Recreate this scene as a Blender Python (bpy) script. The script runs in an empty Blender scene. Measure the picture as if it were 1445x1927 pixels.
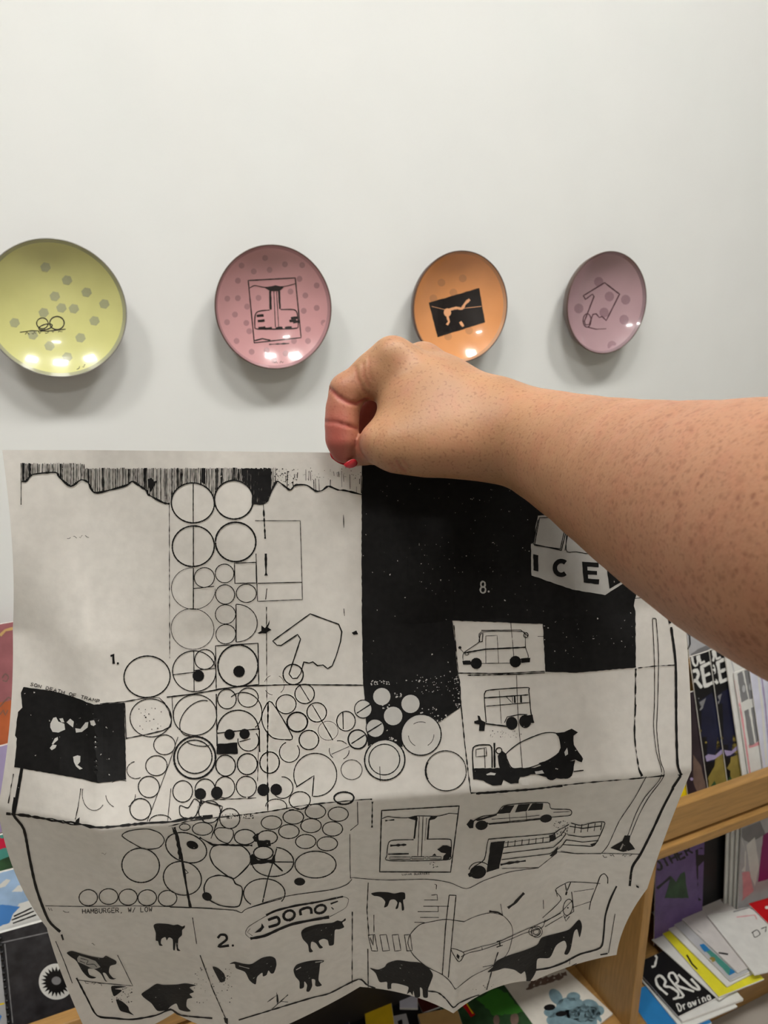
import bpy, bmesh, math, random
import numpy as np
from mathutils import Vector, Matrix, noise
from mathutils.bvhtree import BVHTree
from mathutils.geometry import delaunay_2d_cdt
random.seed(7)
scene = bpy.context.scene
COL = scene.collection

# ------------------------------------------------------------------ camera
F, CX, CY = 1430.0, 722.5, 963.5          # focal length and centre in photo pixels
YAW, PITCH, EYE = math.radians(24.2), math.radians(16.5), 1.62
RIGHT = Vector((math.cos(YAW), -math.sin(YAW), 0))
FH = Vector((math.sin(YAW), math.cos(YAW), 0))
UP = Vector((0, 0, 1))
FWD = FH * math.cos(PITCH) - UP * math.sin(PITCH)
CUP = FH * math.sin(PITCH) + UP * math.cos(PITCH)
EYEP = Vector((0, 0, EYE))
cd = bpy.data.cameras.new('camera')
cam = bpy.data.objects.new('camera', cd)
COL.objects.link(cam)
cd.sensor_fit = 'VERTICAL'
cd.sensor_height = 36
cd.sensor_width = 27
cd.lens = F * 36 / 1927
cd.clip_start = 0.01
R = Matrix((RIGHT, CUP, -FWD)).transposed()
cam.matrix_world = Matrix.Translation(EYEP) @ R.to_4x4()
cd.dof.use_dof = True
cd.dof.focus_distance = 0.47
cd.dof.aperture_fstop = 20
scene.camera = cam

# ------------------------------------------------------------------ light and exposure
world = bpy.data.worlds.new('world')
scene.world = world
world.use_nodes = True
world.node_tree.nodes['Background'].inputs[0].default_value = (1, .98, .95, 1)
world.node_tree.nodes['Background'].inputs[1].default_value = 0.25
LAMPS = [(-0.85, 0.05), (0.15, 0.03), (1.1, 0.05), (0.3, -1.7)]  # last entry is an unseen lamp added for fill
LAMP_POWER = 62.0
CEIL = 3.3
scene.view_settings.view_transform = 'Standard'
scene.view_settings.look = 'None'
scene.view_settings.gamma = 1
scene.view_settings.use_curve_mapping = False
scene.view_settings.exposure = 0.12


# ------------------------------------------------------------------ helpers
def ray(px, py):
    return FWD + RIGHT * ((px - CX) / F) - CUP * ((py - CY) / F)

def at(px, py, d):
    """point at depth d (along the optical axis) seen at a pixel"""
    return EYEP + ray(px, py) * d

def on_plane(px, py, p, n):
    r = ray(px, py)
    return EYEP + r * ((p - EYEP).dot(n) / r.dot(n))

def lin(c):
    return tuple(((v / 255) / 12.92 if v / 255 <= .04045 else ((v / 255 + .055) / 1.055) ** 2.4) for v in c)

def nd(nt, t, **kw):
    n = nt.nodes.new(t)
    for k, v in kw.items():
        if k.startswith('i_'):
            n.inputs[k[2:].replace('_', ' ')].default_value = v
        else:
            setattr(n, k, v)
    return n

MATS = {}
def mat(name, rgb, rough=.6, var=.06, scale=30, bump=0., spec=.5, coat=0., sss=0., stretch=None, metal=0.):
    """principled material with procedural colour variation and fine relief"""
    if name in MATS:
        return MATS[name]
    m = bpy.data.materials.new(name)
    m.use_nodes = True
    nt = m.node_tree
    b = nt.nodes['Principled BSDF']
    tc = nd(nt, 'ShaderNodeTexCoord')
    mp = nd(nt, 'ShaderNodeMapping')
    if stretch:
        mp.inputs['Scale'].default_value = stretch
    nt.links.new(tc.outputs['Object'], mp.inputs[0])
    nz = nd(nt, 'ShaderNodeTexNoise', i_Scale=scale, i_Detail=5.0)
    nt.links.new(mp.outputs[0], nz.inputs['Vector'])
    cr = nd(nt, 'ShaderNodeValToRGB')
    l = lin(rgb)
    cr.color_ramp.elements[0].position = .3
    cr.color_ramp.elements[1].position = .7
    cr.color_ramp.elements[0].color = (*[max(0, c * (1 - var)) for c in l], 1)
    cr.color_ramp.elements[1].color = (*[min(1, c * (1 + var)) for c in l], 1)
    nt.links.new(nz.outputs[0], cr.inputs[0])
    nt.links.new(cr.outputs[0], b.inputs['Base Color'])
    b.inputs['Roughness'].default_value = rough
    b.inputs['Specular IOR Level'].default_value = spec
    b.inputs['Metallic'].default_value = metal
    if coat:
        b.inputs['Coat Weight'].default_value = coat
        b.inputs['Coat Roughness'].default_value = .06
    if sss:
        b.inputs['Subsurface Weight'].default_value = sss
        b.inputs['Subsurface Scale'].default_value = .004
    if bump:
        bp = nd(nt, 'ShaderNodeBump', i_Strength=bump, i_Distance=.002)
        nt.links.new(nz.outputs[0], bp.inputs['Height'])
        nt.links.new(bp.outputs[0], b.inputs['Normal'])
    MATS[name] = m
    return m

def emit(name, rgb, strength):
    m = bpy.data.materials.new(name)
    m.use_nodes = True
    b = m.node_tree.nodes['Principled BSDF']
    b.inputs['Base Color'].default_value = (.9, .9, .9, 1)
    b.inputs['Emission Color'].default_value = (*rgb, 1)
    b.inputs['Emission Strength'].default_value = strength
    return m

def tag(o, label=None, cat=None, group=None, kind=None):
    if label: o['label'] = label
    if cat: o['category'] = cat
    if group: o['group'] = group
    if kind: o['kind'] = kind
    return o

def empty(name, loc, label, cat, group=None):
    o = bpy.data.objects.new(name, None)
    o.location = loc
    o.empty_display_size = .02
    COL.objects.link(o)
    return tag(o, label, cat, group)

def origin(parent):
    v = Vector((0, 0, 0))
    while parent is not None:
        v = v + parent.location
        parent = parent.parent
    return v

def mesh(name, verts, faces, mats, parent=None, fmat=None, smooth=False):
    """one mesh object from world-space vertices, stored relative to its parent"""
    off = origin(parent)
    me = bpy.data.meshes.new(name)
    me.from_pydata([tuple(Vector(v) - off) for v in verts], [], faces)
    for m in (mats if isinstance(mats, (list, tuple)) else [mats]):
        me.materials.append(m)
    if fmat is not None:
        me.polygons.foreach_set('material_index', fmat)
    if smooth:
        me.polygons.foreach_set('use_smooth', [True] * len(me.polygons))
    me.update()
    o = bpy.data.objects.new(name, me)
    COL.objects.link(o)
    o.parent = parent
    return o

def bevel(o, w, seg=2):
    md = o.modifiers.new('bevel', 'BEVEL')
    md.width = w
    md.segments = seg
    md.limit_method = 'ANGLE'
    return o

BOXF = [(0, 3, 2, 1), (4, 5, 6, 7), (0, 1, 5, 4), (1, 2, 6, 5), (2, 3, 7, 6), (3, 0, 4, 7)]
def box(name, lo, hi, m, parent=None, bev=0.):
    x0, y0, z0 = lo
    x1, y1, z1 = hi
    v = [(x0, y0, z0), (x1, y0, z0), (x1, y1, z0), (x0, y1, z0), (x0, y0, z1), (x1, y0, z1), (x1, y1, z1), (x0, y1, z1)]
    o = mesh(name, v, BOXF, m, parent)
    return bevel(o, bev) if bev else o

# ------------------------------------------------------------------ room
WALL_Y = 1.2
white = mat('painted_plaster', (234, 236, 234), .75, .012, 9, .25, .3)
def struct(o):
    o['kind'] = 'structure'
    return o
struct(box('wall_back', (-3.2, WALL_Y, 0), (4.2, WALL_Y + .12, CEIL), white))
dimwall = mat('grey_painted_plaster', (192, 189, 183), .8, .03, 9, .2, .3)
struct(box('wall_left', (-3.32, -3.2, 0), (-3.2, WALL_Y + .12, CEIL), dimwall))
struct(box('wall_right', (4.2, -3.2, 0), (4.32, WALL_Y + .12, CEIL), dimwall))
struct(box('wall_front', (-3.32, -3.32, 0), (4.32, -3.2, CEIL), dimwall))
struct(box('floor', (-3.32, -3.32, -.1), (4.32, WALL_Y + .12, 0), mat('grey_concrete', (168, 162, 154), .5, .1, 6, .1)))
struct(box('ceiling', (-3.32, -3.32, CEIL), (4.32, WALL_Y + .12, CEIL + .1), white))
lampm = emit('lamp_diffuser', (1, .975, .93), LAMP_POWER)
lframe = mat('lamp_frame_white', (225, 225, 222), .5)
LSPOT = ['left of the yellow plate', 'above the yellow and pink plates', 'above the mauve plate', 'added unseen as fill over the middle of the room']
for k, (x, y) in enumerate(LAMPS):
    e = empty('ceiling_light', (x, y, CEIL), 'white framed rectangular ceiling light panel ' + LSPOT[k], 'ceiling light', 'ceiling light panels')
    w, d = .20, .13
    box('diffuser', (x - w, y - d, CEIL - .03), (x + w, y + d, CEIL - .012), lampm, e)
    for (a, b_, c, d_) in ((-w - .02, -d - .02, w + .02, -d), (-w - .02, d, w + .02, d + .02), (-w - .02, -d, -w, d), (w, -d, w + .02, d)):
        box('frame', (x + a, y + b_, CEIL - .04), (x + c, y + d_, CEIL), lframe, e)

# ------------------------------------------------------------------ printing: flat ink laid on a surface
class Print:
    """collects strokes and filled shapes given in photo pixels and lays them on the surface they touch"""
    def __init__(self, objs, lift=.00012):
        vs, fs = [], []
        for o in (objs if isinstance(objs, (list, tuple)) else [objs]):
            n = len(vs)
            w = origin(o.parent)
            vs += [v.co + w + (o.location) for v in o.data.vertices]
            fs += [tuple(n + i for i in p.vertices) for p in o.data.polygons]
        self.bvh = BVHTree.FromPolygons(vs, fs)
        self.lift = lift
        self.base = 0.
        self.sets = {}
        self.T = (0, 0, 1)
        self.part = 'print'
        self.k = 1.0
        self.layer = 1
        self.col = 0
        self.crease = []
    def frame(self, x0, y0, s):
        self.T = (x0, y0, s)
    def px(self, p):
        return (self.T[0] + p[0] / self.T[2], self.T[1] + p[1] / self.T[2])
    def hit(self, p, layer):
        loc, n, i, d = self.bvh.ray_cast(EYEP, ray(*p).normalized())
        if loc is None:
            return None
        if n.dot(loc - EYEP) > 0:
            n = -n
        return loc + n * (self.base + self.lift * layer)
    def add(self, pts, faces):
        V, Fc, Fm = self.sets.setdefault(self.part, ([], [], []))
        hit = [self.hit(p, self.layer) for p in pts]
        idx = {}
        for f in faces:
            if any(hit[i] is None for i in f):
                continue
            q = [hit[i] for i in f]
            if max((q[a] - q[a - 1]).length for a in range(len(q))) > .045:
                continue
            for i in f:
                if i not in idx:
                    idx[i] = len(V)
                    V.append(hit[i])
            Fc.append(tuple(idx[i] for i in f))
            Fm.append(self.col)
    def line(self, pts, w=2.0, closed=False, rough=.22, raw=False, step=5.0, smooth=True):
        P = [Vector(p if raw else self.px(p)) for p in pts]
        if len(P) >= 5 and not raw and smooth:
            P = self.curve(P, closed)
        if closed:
            P.append(P[0])
        out = []
        for a, b in zip(P, P[1:]):
            n = max(1, int((b - a).length / step))
            out += [a + (b - a) * (i / n) for i in range(n)]
        out.append(P[-1])
        if len(out) < 2:
            return
        L = []
        m = len(out)
        for i, p in enumerate(out):
            if closed:
                t = out[(i + 1) % (m - 1)] - out[(i - 1) % (m - 1)]
            else:
                t = out[min(m - 1, i + 1)] - out[max(0, i - 1)]
            if t.length < 1e-6:
                t = Vector((1, 0))
            t.normalize()
            h = .5 * w * self.k * (1 + random.uniform(-rough, rough))
            nn = Vector((-t.y, t.x))
            L += [p + nn * h, p - nn * h]
        if closed:
            L[-2:] = L[:2]
        self.add([tuple(p) for p in L], [(2 * i, 2 * i + 1, 2 * i + 3, 2 * i + 2) for i in range(m - 1)])
    @staticmethod
    def curve(P, closed):
        out = []
        n = len(P)
        for i in range(n if closed else n - 1):
            if closed:
                a, b, c, d = P[i - 1], P[i], P[(i + 1) % n], P[(i + 2) % n]
            else:
                a, b, c, d = P[max(0, i - 1)], P[i], P[i + 1], P[min(n - 1, i + 2)]
            for k in range(4):
                t = k / 4
                out.append(b + (c - a) * (.4 * t) + (3 * (c - b) - .8 * (c - a) - .4 * (d - b)) * t ** 2 + (2 * (b - c) + .4 * (c - a) + .4 * (d - b)) * t ** 3)
        if not closed:
            out.append(P[-1])
        return out
    def lines(self, w, *polys, **kw):
        for p in polys:
            self.line(p, w, **kw)
    def arc(self, cx, cy, rx, ry=None, w=2.0, a0=0, a1=360, rot=0, dash=0):
        ry = rx if ry is None else ry
        c, s = math.cos(math.radians(rot)), math.sin(math.radians(rot))
        full = abs(a1 - a0) >= 360
        n = max(14, int(abs(a1 - a0) / 360 * 2 * math.pi * max(rx, ry) / self.T[2] / 4))
        pts = []
        ph = random.uniform(0, 6)
        for i in range(n + (0 if full else 1)):
            t = math.radians(a0 + (a1 - a0) * i / n)
            g = 1 + .012 * math.sin(2 * t + ph)
            x, y = rx * math.cos(t) * g, ry * math.sin(t) * g
            pts.append((cx + x * c - y * s, cy + x * s + y * c))
        if dash:
            for i in range(0, len(pts) - dash, dash * 2):
                self.line(pts[i:i + dash + 1], w)
        else:
            self.line(pts, w, closed=full)
    def fill(self, pts, raw=False, grid=11.0, rough=.5, smooth=False):
        P = [Vector(p if raw else self.px(p)) for p in pts]
        if smooth:
            P = self.curve(P, True)
        B = []
        for a, b in zip(P, P[1:] + P[:1]):
            n = max(1, int((b - a).length / 6))
            B += [a + (b - a) * (i / n) + (Vector((random.uniform(-rough, rough), random.uniform(-rough, rough))) if i else Vector((0, 0))) for i in range(n)]
        x0, x1 = min(p.x for p in B), max(p.x for p in B)
        y0, y1 = min(p.y for p in B), max(p.y for p in B)
        G = []
        y = y0 + grid / 2
        while y < y1:
            x = x0 + grid / 2
            while x < x1:
                G.append(Vector((x, y)))
                x += grid
            y += grid
        if self.crease:
            near = [Vector(c) for c in self.crease if x0 < c[0] < x1 and y0 < c[1] < y1]
            G = [g for g in G if all(abs(g.x - c.x) + abs(g.y - c.y) > 5 for c in near)] + near
        n = len(B)
        r = delaunay_2d_cdt(B + G, [], [list(range(n))], 1, 1e-5)
        self.add([tuple(v) for v in r[0]], [tuple(f) for f in r[2]])
    def disc(self, cx, cy, rx, ry=None, rot=0, n=None):
        ry = rx if ry is None else ry
        n = n or max(12, int(2 * math.pi * max(rx, ry) / self.T[2] / 5))
        c, s = math.cos(math.radians(rot)), math.sin(math.radians(rot))
        pts = []
        for i in range(n):
            t = 2 * math.pi * i / n
            x, y = rx * math.cos(t), ry * math.sin(t)
            pts.append((cx + x * c - y * s, cy + x * s + y * c))
        self.fill(pts, rough=.15)
    def specks(self, n, x0, y0, x1, y1, r=1.2):
        for _ in range(n):
            x, y = random.uniform(x0, x1), random.uniform(y0, y1)
            a, b = self.px((x, y))
            q = random.uniform(.4, 1) * r
            self.add([(a - q, b), (a, b - q * random.uniform(.6, 1.6)), (a + q * random.uniform(.6, 2), b), (a, b + q)], [(0, 1, 2, 3)])
    def text(self, s, p0, p1, h, w=2.0, skew=0., flip=False):
        """stroke lettering along a baseline, height h (same units as the points)"""
        a, b = Vector(p0), Vector(p1)
        u = (b - a) / max(1, len(s))
        n = Vector((u.y, -u.x)).normalized() * h
        if flip:
            n = -n
        for i, ch in enumerate(s):
            for st in GLYPH.get(ch, []):
                self.line(smooth=False, pts=[tuple(a + u * (i + .1 + .72 * x + skew * y) + n * y) for x, y in st], w=w, step=3)
    def scrib(self, p0, p1, h, w=1.0):
        """illegible small handwriting"""
        a, b = Vector(p0), Vector(p1)
        n = Vector((b.y - a.y, a.x - b.x)).normalized() * h
        m = max(4, int((b - a).length / (h * .55)))
        run = []
        for i in range(m):
            if i % 5 == 4:
                if len(run) > 1: self.line(run, w, step=3)
                run = []
                continue
            run.append(tuple(a + (b - a) * (i / m) + n * random.choice((0, .1, .5, .9, 1))))
        if len(run) > 1: self.line(run, w, step=3)
    def build(self, mats, parent, names=None, label=None):
        out = []
        for part, (V, Fc, Fm) in self.sets.items():
            if Fc:
                o = mesh(part, V, Fc, mats, parent, Fm)
                if label: o['label'] = label
                out.append(o)
        return out

def _arc(cx, cy, rx, ry, a0, a1, n=8):
    return [(cx + rx * math.cos(math.radians(a0 + (a1 - a0) * i / n)), cy + ry * math.sin(math.radians(a0 + (a1 - a0) * i / n))) for i in range(n + 1)]
GLYPH = {
    'A': [[(0, 0), (.5, 1), (1, 0)], [(.2, .4), (.8, .4)]], 'B': [[(0, 0), (0, 1), (.7, .95), (.8, .75), (.6, .55), (0, .5)], [(.6, .52), (.95, .3), (.8, .05), (0, 0)]],
    'C': [_arc(.55, .5, .5, .5, 50, 310)], 'D': [[(0, 0), (0, 1), (.6, .95), (1, .5), (.6, .05), (0, 0)]],
    'E': [[(1, 1), (0, 1), (0, 0), (1, 0)], [(0, .5), (.8, .5)]], 'G': [_arc(.55, .5, .5, .5, 50, 340) + [(.6, .4)]],
    'H': [[(0, 0), (0, 1)], [(1, 0), (1, 1)], [(0, .5), (1, .5)]], 'I': [[(.5, 0), (.5, 1)]], 'L': [[(0, 1), (0, 0), (.9, 0)]],
    'M': [[(0, 0), (.05, 1), (.5, .3), (.95, 1), (1, 0)]], 'N': [[(0, 0), (0, 1), (1, 0), (1, 1)]], 'O': [_arc(.5, .5, .5, .5, 0, 360, 12)],
    'R': [[(0, 0), (0, 1), (.8, .95), (.9, .7), (.6, .5), (0, .48)], [(.5, .5), (1, 0)]], 'S': [[(.95, .85), (.5, 1), (.1, .8), (.5, .52), (.95, .25), (.5, 0), (.05, .15)]],
    'T': [[(0, 1), (1, 1)], [(.5, 1), (.5, 0)]], 'U': [[(0, 1), (0, .3), (.3, 0), (.7, 0), (1, .3), (1, 1)]], 'W': [[(0, 1), (.25, 0), (.5, .7), (.75, 0), (1, 1)]],
    'F': [[(1, 1), (0, 1), (0, 0)], [(0, .5), (.8, .5)]], 'P': [[(0, 0), (0, 1), (.8, .95), (.9, .7), (.6, .48), (0, .46)]], 'V': [[(0, 1), (.5, 0), (1, 1)]],
    'Q': [_arc(.5, .5, .5, .5, 0, 360, 12), [(.6, .3), (1, 0)]], 'K': [[(0, 0), (0, 1)], [(.9, 1), (0, .45), (1, 0)]], 'Y': [[(0, 1), (.5, .5), (1, 1)], [(.5, .5), (.5, 0)]],
    '1': [[(.15, .75), (.5, 1), (.5, 0)]], '2': [_arc(.5, .7, .42, .3, 160, -40, 6) + [(.05, .02), (.95, .02)]],
    '8': [_arc(.5, .73, .34, .25, 0, 360, 10), _arc(.5, .26, .42, .27, 0, 360, 10)], '.': [[(.35, .02), (.55, .02)]], ',': [[(.5, .08), (.3, -.2)]], '/': [[(.1, -.1), (.9, 1)]],
    '?': [_arc(.5, .72, .35, .25, 170, -60, 6) + [(.5, .3)], [(.5, .05), (.5, .1)]],
    'r': [[(.1, .65), (.15, 0)], [(.12, .4), (.45, .62), (.8, .6)]], 'a': [_arc(.45, .3, .38, .3, 0, 360, 8), [(.85, .6), (.9, 0)]], 'w': [[(0, .6), (.25, 0), (.5, .5), (.75, 0), (1, .6)]],
    'i': [[(.5, .6), (.5, 0)], [(.5, .85), (.5, .8)]], 'n': [[(.1, .6), (.1, 0)], [(.1, .4), (.5, .62), (.85, .45), (.85, 0)]], 'g': [_arc(.45, .3, .38, .3, 0, 360, 8), [(.85, .6), (.9, -.2), (.5, -.4), (.1, -.25)]],
}
ink = mat('printing_ink_black', (13, 12, 12), .6, .5, 260, .1, .2)
# white flecks where the solid ink missed the paper
_nt = ink.node_tree
_r = [n for n in _nt.nodes if n.type == 'VALTORGB'][0]
_fl = nd(_nt, 'ShaderNodeTexNoise', i_Scale=420., i_Detail=2.)
_tc = [n for n in _nt.nodes if n.type == 'TEX_COORD'][0]
_nt.links.new(_tc.outputs['Object'], _fl.inputs['Vector'])
_th = nd(_nt, 'ShaderNodeMapRange')
_th.inputs['From Min'].default_value = .735
_th.inputs['From Max'].default_value = .76
_nt.links.new(_fl.outputs[0], _th.inputs[0])
_mx = nd(_nt, 'ShaderNodeMixRGB')
_mx.inputs[2].default_value = (*lin((190, 186, 178)), 1)
_nt.links.new(_th.outputs[0], _mx.inputs[0])
_nt.links.new(_r.outputs[0], _mx.inputs[1])
_nt.links.new(_mx.outputs[0], _nt.nodes['Principled BSDF'].inputs['Base Color'])
paperm = mat('thin_newsprint', (212, 209, 203), .7, .045, 160, .12, .3)
# thin paper lets some light through
_pn = paperm.node_tree
_tr = nd(_pn, 'ShaderNodeBsdfTranslucent')
_pr = [n for n in _pn.nodes if n.type == 'VALTORGB'][0]
_pn.links.new(_pr.outputs[0], _tr.inputs[0])
_ms = nd(_pn, 'ShaderNodeMixShader')
_ms.inputs[0].default_value = .38
_pn.links.new(_pn.nodes['Principled BSDF'].outputs[0], _ms.inputs[1])
_pn.links.new(_tr.outputs[0], _ms.inputs[2])
_pn.links.new(_ms.outputs[0], _pn.nodes['Material Output'].inputs[0])

# ------------------------------------------------------------------ magazine rack
ZS = EYE - 1.5
wood = mat('birch_wood', (166, 127, 74), .42, .16, 14, .06, .4, stretch=(1.2, 14, 14))
woodv = mat('birch_wood_upright', (166, 127, 74), .42, .16, 14, .06, .4, stretch=(14, 14, 1.2))
rack = empty('magazine_rack', (.6, 1.05, 0), 'long birch wood magazine rack with rail, shelves and divider below the plates', 'rack')
XA, XB = -1.25, 2.45
box('bottom_shelf', (XA, .9, ZS - .03), (XB, 1.17, ZS), wood, rack, .002)
box('plinth', (XA, .915, 0), (XB, .935, ZS - .03), wood, rack, .002)
box('upper_shelf', (XA, .893, ZS + .437), (XB, 1.17, ZS + .458), wood, rack, .002)
box('rail_spacer', (XA, .912, ZS + .458), (XB, .920, ZS + .470), wood, rack)
box('rail', (XA, .9, ZS + .468), (XB, .922, ZS + .54), wood, rack, .002)
for x in (-.052, .967):
    box('divider', (x, .9, ZS), (x + .021, 1.168, ZS + .432), woodv, rack, .0015)
for x in (XA - .02, XB):
    box('side_panel', (x, .89, 0), (x + .02, 1.17, ZS + .6), woodv, rack, .002)
box('bay_back', (XA, 1.156, ZS), (XB, 1.168, ZS + .437), mat('shade_dark_board', (34, 29, 26), .6, .2, 20), rack)  # dark board added to stand in for shade and black items in the bay
box('back_panel', (XA, 1.17, 0), (XB, 1.185, ZS + .98), wood, rack)
TU = math.radians(16)
UP0 = Vector((0, 1.012, ZS + .459))
US, UN = Vector((0, math.sin(TU), math.cos(TU))), Vector((0, -math.cos(TU), math.sin(TU)))
def slab(name, p, s, n, s0, s1, n0, n1, m, parent):
    q = lambda x, a, b: p + s * a + n * b + Vector((x, 0, 0))
    v = [q(XA, s0, n0), q(XB, s0, n0), q(XB, s0, n1), q(XA, s0, n1), q(XA, s1, n0), q(XB, s1, n0), q(XB, s1, n1), q(XA, s1, n1)]
    return mesh(name, v, BOXF, m, parent)
slab('sloping_rest', UP0, US, UN, .006, .52, -.012, -.002, wood, rack)
slab('ledge', UP0, US, UN, .265, .28, -.002, .03, wood, rack)

# ------------------------------------------------------------------ zines
TV = math.radians(9)
VP0 = Vector((0, 1.06, ZS + .001))
VN = Vector((0, -math.cos(TV), math.sin(TV)))
pages = mat('zine_page_edges', (222, 220, 214), .8, .05, 200)
def zine(label, P, N, bl, br, tl, off, thick, cover, name='zine', cat='zine'):
    lying = N.z > .9
    rest = None if lying else (P.z + .0005 if P is VP0 else (ZS + .459 if off > .04 else UP0.z + .281 * math.cos(TU) + off * math.sin(TU)))
    p = P + N * off
    a, b, c = (on_plane(*q, p, N) for q in (bl, br, tl))
    ux = (b - a).normalized()
    uy = N.cross(ux).normalized()
    if uy.dot(c - a) < 0:
        uy = -uy
    w, h = (b - a).length, (c - a).dot(uy)
    if lying:
        uy = (c - a).normalized()
        ux = uy.cross(N).normalized()
        w, h = (b - a).dot(ux), (c - a).length
    if rest is not None:
        sh = (min(a.z, (a + ux * w).z) + min(0, -N.z * thick) - rest) / uy.z
        a = a - uy * sh
        h += sh
    v = []
    for d in (-thick, 0):
        v += [a + N * d, a + ux * w + N * d, a + ux * w + uy * h + N * d, a + uy * h + N * d]
    o = mesh(name, v, BOXF, [cover, pages], None, [0, 0, 1, 1, 1, 1])
    ctr = sum((Vector(q) for q in v), Vector()) / 8
    for vv in o.data.vertices:
        vv.co = vv.co - ctr
    o.location = ctr
    bevel(o, .0006, 1)
    return tag(o, label, cat, 'zines on the display rack')

C = lambda n, rgb, **k: mat(n, rgb, k.get('rough', .45), k.get('var', .06), k.get('scale', 40), 0, .4)
zgreen = C('print_green', (58, 120, 42)); zgrey = C('print_silver_grey', (182, 183, 186)); zred = C('print_dark_red', (112, 24, 34))
zblack = C('print_black', (16, 16, 18)); zwhite = C('print_white', (218, 218, 214)); znavy = C('print_navy', (26, 28, 52), var=.3, scale=25)
zpurple = C('print_dark_purple', (48, 38, 44), var=.3, scale=20); zyellow = C('print_yellow', (244, 214, 20)); zol = C('print_olive', (140, 124, 62), var=.2)
zteal = C('print_teal', (70, 140, 128)); zcrim = C('print_crimson', (196, 24, 62)); zblue = C('print_blue', (70, 128, 196)); zsky = C('print_sky', (160, 190, 224), var=.25, scale=18)
zmauve = C('print_mauve', (150, 92, 96), var=.15); zoran = C('print_rust_orange', (176, 92, 52), var=.15); zlil = C('print_lilac', (160, 148, 184)); zpink = C('print_pink', (214, 150, 156), var=.12)
zmag = C('print_magenta', (142, 34, 104)); zscar = C('print_scarlet', (190, 16, 26)); zvio = C('print_violet', (104, 82, 134), var=.15); zdgreen = C('print_dark_green', (44, 74, 44), var=.45, scale=30)
zmid = C('print_mid_grey', (128, 128, 130)); ztan = C('print_tan', (196, 160, 104)); zcyan = C('print_bright_blue', (40, 120, 180)); zlav = C('print_pale_lavender', (208, 210, 226)); zchar = C('print_charcoal', (46, 45, 48), var=.5, scale=60)
zfur = C('print_blue_grey', (118, 146, 156), var=.25, scale=60); zbrn = C('print_brown', (112, 92, 82), var=.2); zlem = C('print_lemon', (226, 218, 52))

def deco(o, mats, ops, part='cover_print'):
    out = []
    for col, layer, fn, *a in ops:
        pr = Print(o, .00025)
        pr.part = part
        pr.col, pr.layer = 0, layer
        kw = a.pop() if a and isinstance(a[-1], dict) else {}
        getattr(pr, fn)(*a, **kw)
        out += pr.build([mats[col]], o)
    return out

# right part of the upper tier, fanned out towards the right
zine('zine with a plain green cover standing behind the grey and red one', UP0, UN, (1300, 1400), (1400, 1372), (1256, 1110), .006, .004, zgreen)
o = zine('silver grey zine with dark red lettering leaning behind the black zines', UP0, UN, (1318, 1402), (1402, 1372), (1266, 1155), .014, .004, zgrey)
deco(o, [zred, zmid, zwhite, zblack], [(0, 1, 'scrib', (1304, 1172), (1340, 1186), 13, {'w': 5}), (0, 1, 'text', 'PUN', (1312, 1200), (1356, 1206), 22, {'w': 6}),
    (1, 1, 'fill', [(1290, 1238), (1312, 1222), (1352, 1204), (1352, 1212), (1312, 1232), (1292, 1244)]), (1, 1, 'fill', [(1335, 1195), (1352, 1188), (1352, 1206), (1338, 1208)]),
    (3, 2, 'line', [(1290, 1188), (1297, 1196), (1298, 1212), (1294, 1222)], {'w': 2.5}), (1, 1, 'line', [(1298, 1196), (1330, 1194)], {'w': 1.2})])
o = zine('bright yellow zine half hidden at the rail beside the dark purple one', UP0, UN, (1262, 1540), (1345, 1506), (1226, 1395), .044, .003, zyellow)
o = zine('dark purple zine leaning behind the left black zine', UP0, UN, (1300, 1534), (1375, 1502), (1262, 1315), .050, .003, zpurple)
deco(o, [zbrn, zlil], [(0, 1, 'fill', [(1304, 1420), (1318, 1440), (1330, 1488), (1312, 1494), (1304, 1470)]), (1, 2, 'disc', 1301, 1466, 3)])
def night(label, bl, br, tl, off, x, y, words):
    o = zine(label, UP0, UN, bl, br, tl, off, .004, zblack)
    D = lambda a, b: (x + a, y + b)
    deco(o, [zwhite, znavy, zol, zmid, zlil, zdgreen], [
        (3, 1, 'fill', [D(0, 4), D(40, -18), D(41, -10), D(2, 12)]),
        (0, 2, 'text', words[0], D(7, 24), D(45, 6), 21, {'w': 4.0, 'skew': .4}), (0, 2, 'text', words[1], D(18, 66), D(62, 45), 36, {'w': 6.2, 'skew': .42}),
        (3, 2, 'line', [D(24, 80), D(31, 77)], {'w': 3}),
        (1, 1, 'fill', [D(19, 90), D(56, 66), D(72, 130), D(80, 190), D(42, 200)]), (3, 2, 'fill', [D(20, 92), D(44, 76), D(38, 96), D(24, 110)]),
        (2, 1, 'fill', [D(44, 234), D(60, 205), D(66, 150), D(78, 180), D(95, 245), D(58, 262)]), (5, 2, 'fill', [D(50, 246), D(60, 232), D(72, 258), D(58, 264)]),
        (4, 2, 'fill', [D(33, 192), D(48, 182), D(62, 184), D(75, 172), D(76, 180), D(60, 192), D(46, 196)]), (2, 2, 'disc', *D(34, 138), 2), (2, 2, 'disc', *D(44, 160), 2), (4, 2, 'disc', *D(30, 150), 2)])
    return o
night('left of two matching black zines lettered CUL RE with a night scene, partly covered', (1338, 1520), (1408, 1490), (1286, 1240), .056, 1284, 1237, ('CUL', 'RE'))
night('right of two matching black zines lettered CUL RE with a night scene', (1374, 1502), (1444, 1472), (1318, 1229), .062, 1314, 1229, ('CUL', 'RE'))
o = zine('plain white zine with a broad white spine beside the black night zines', UP0, UN, (1402, 1490), (1520, 1438), (1349, 1183), .070, .004, zwhite)
deco(o, [zmid, zgrey], [(1, 1, 'line', [(1362, 1188), (1382, 1268), (1384, 1290)], {'w': 2}), (0, 1, 'fill', [(1396, 1212), (1404, 1210), (1408, 1218), (1400, 1222)])])
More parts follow.
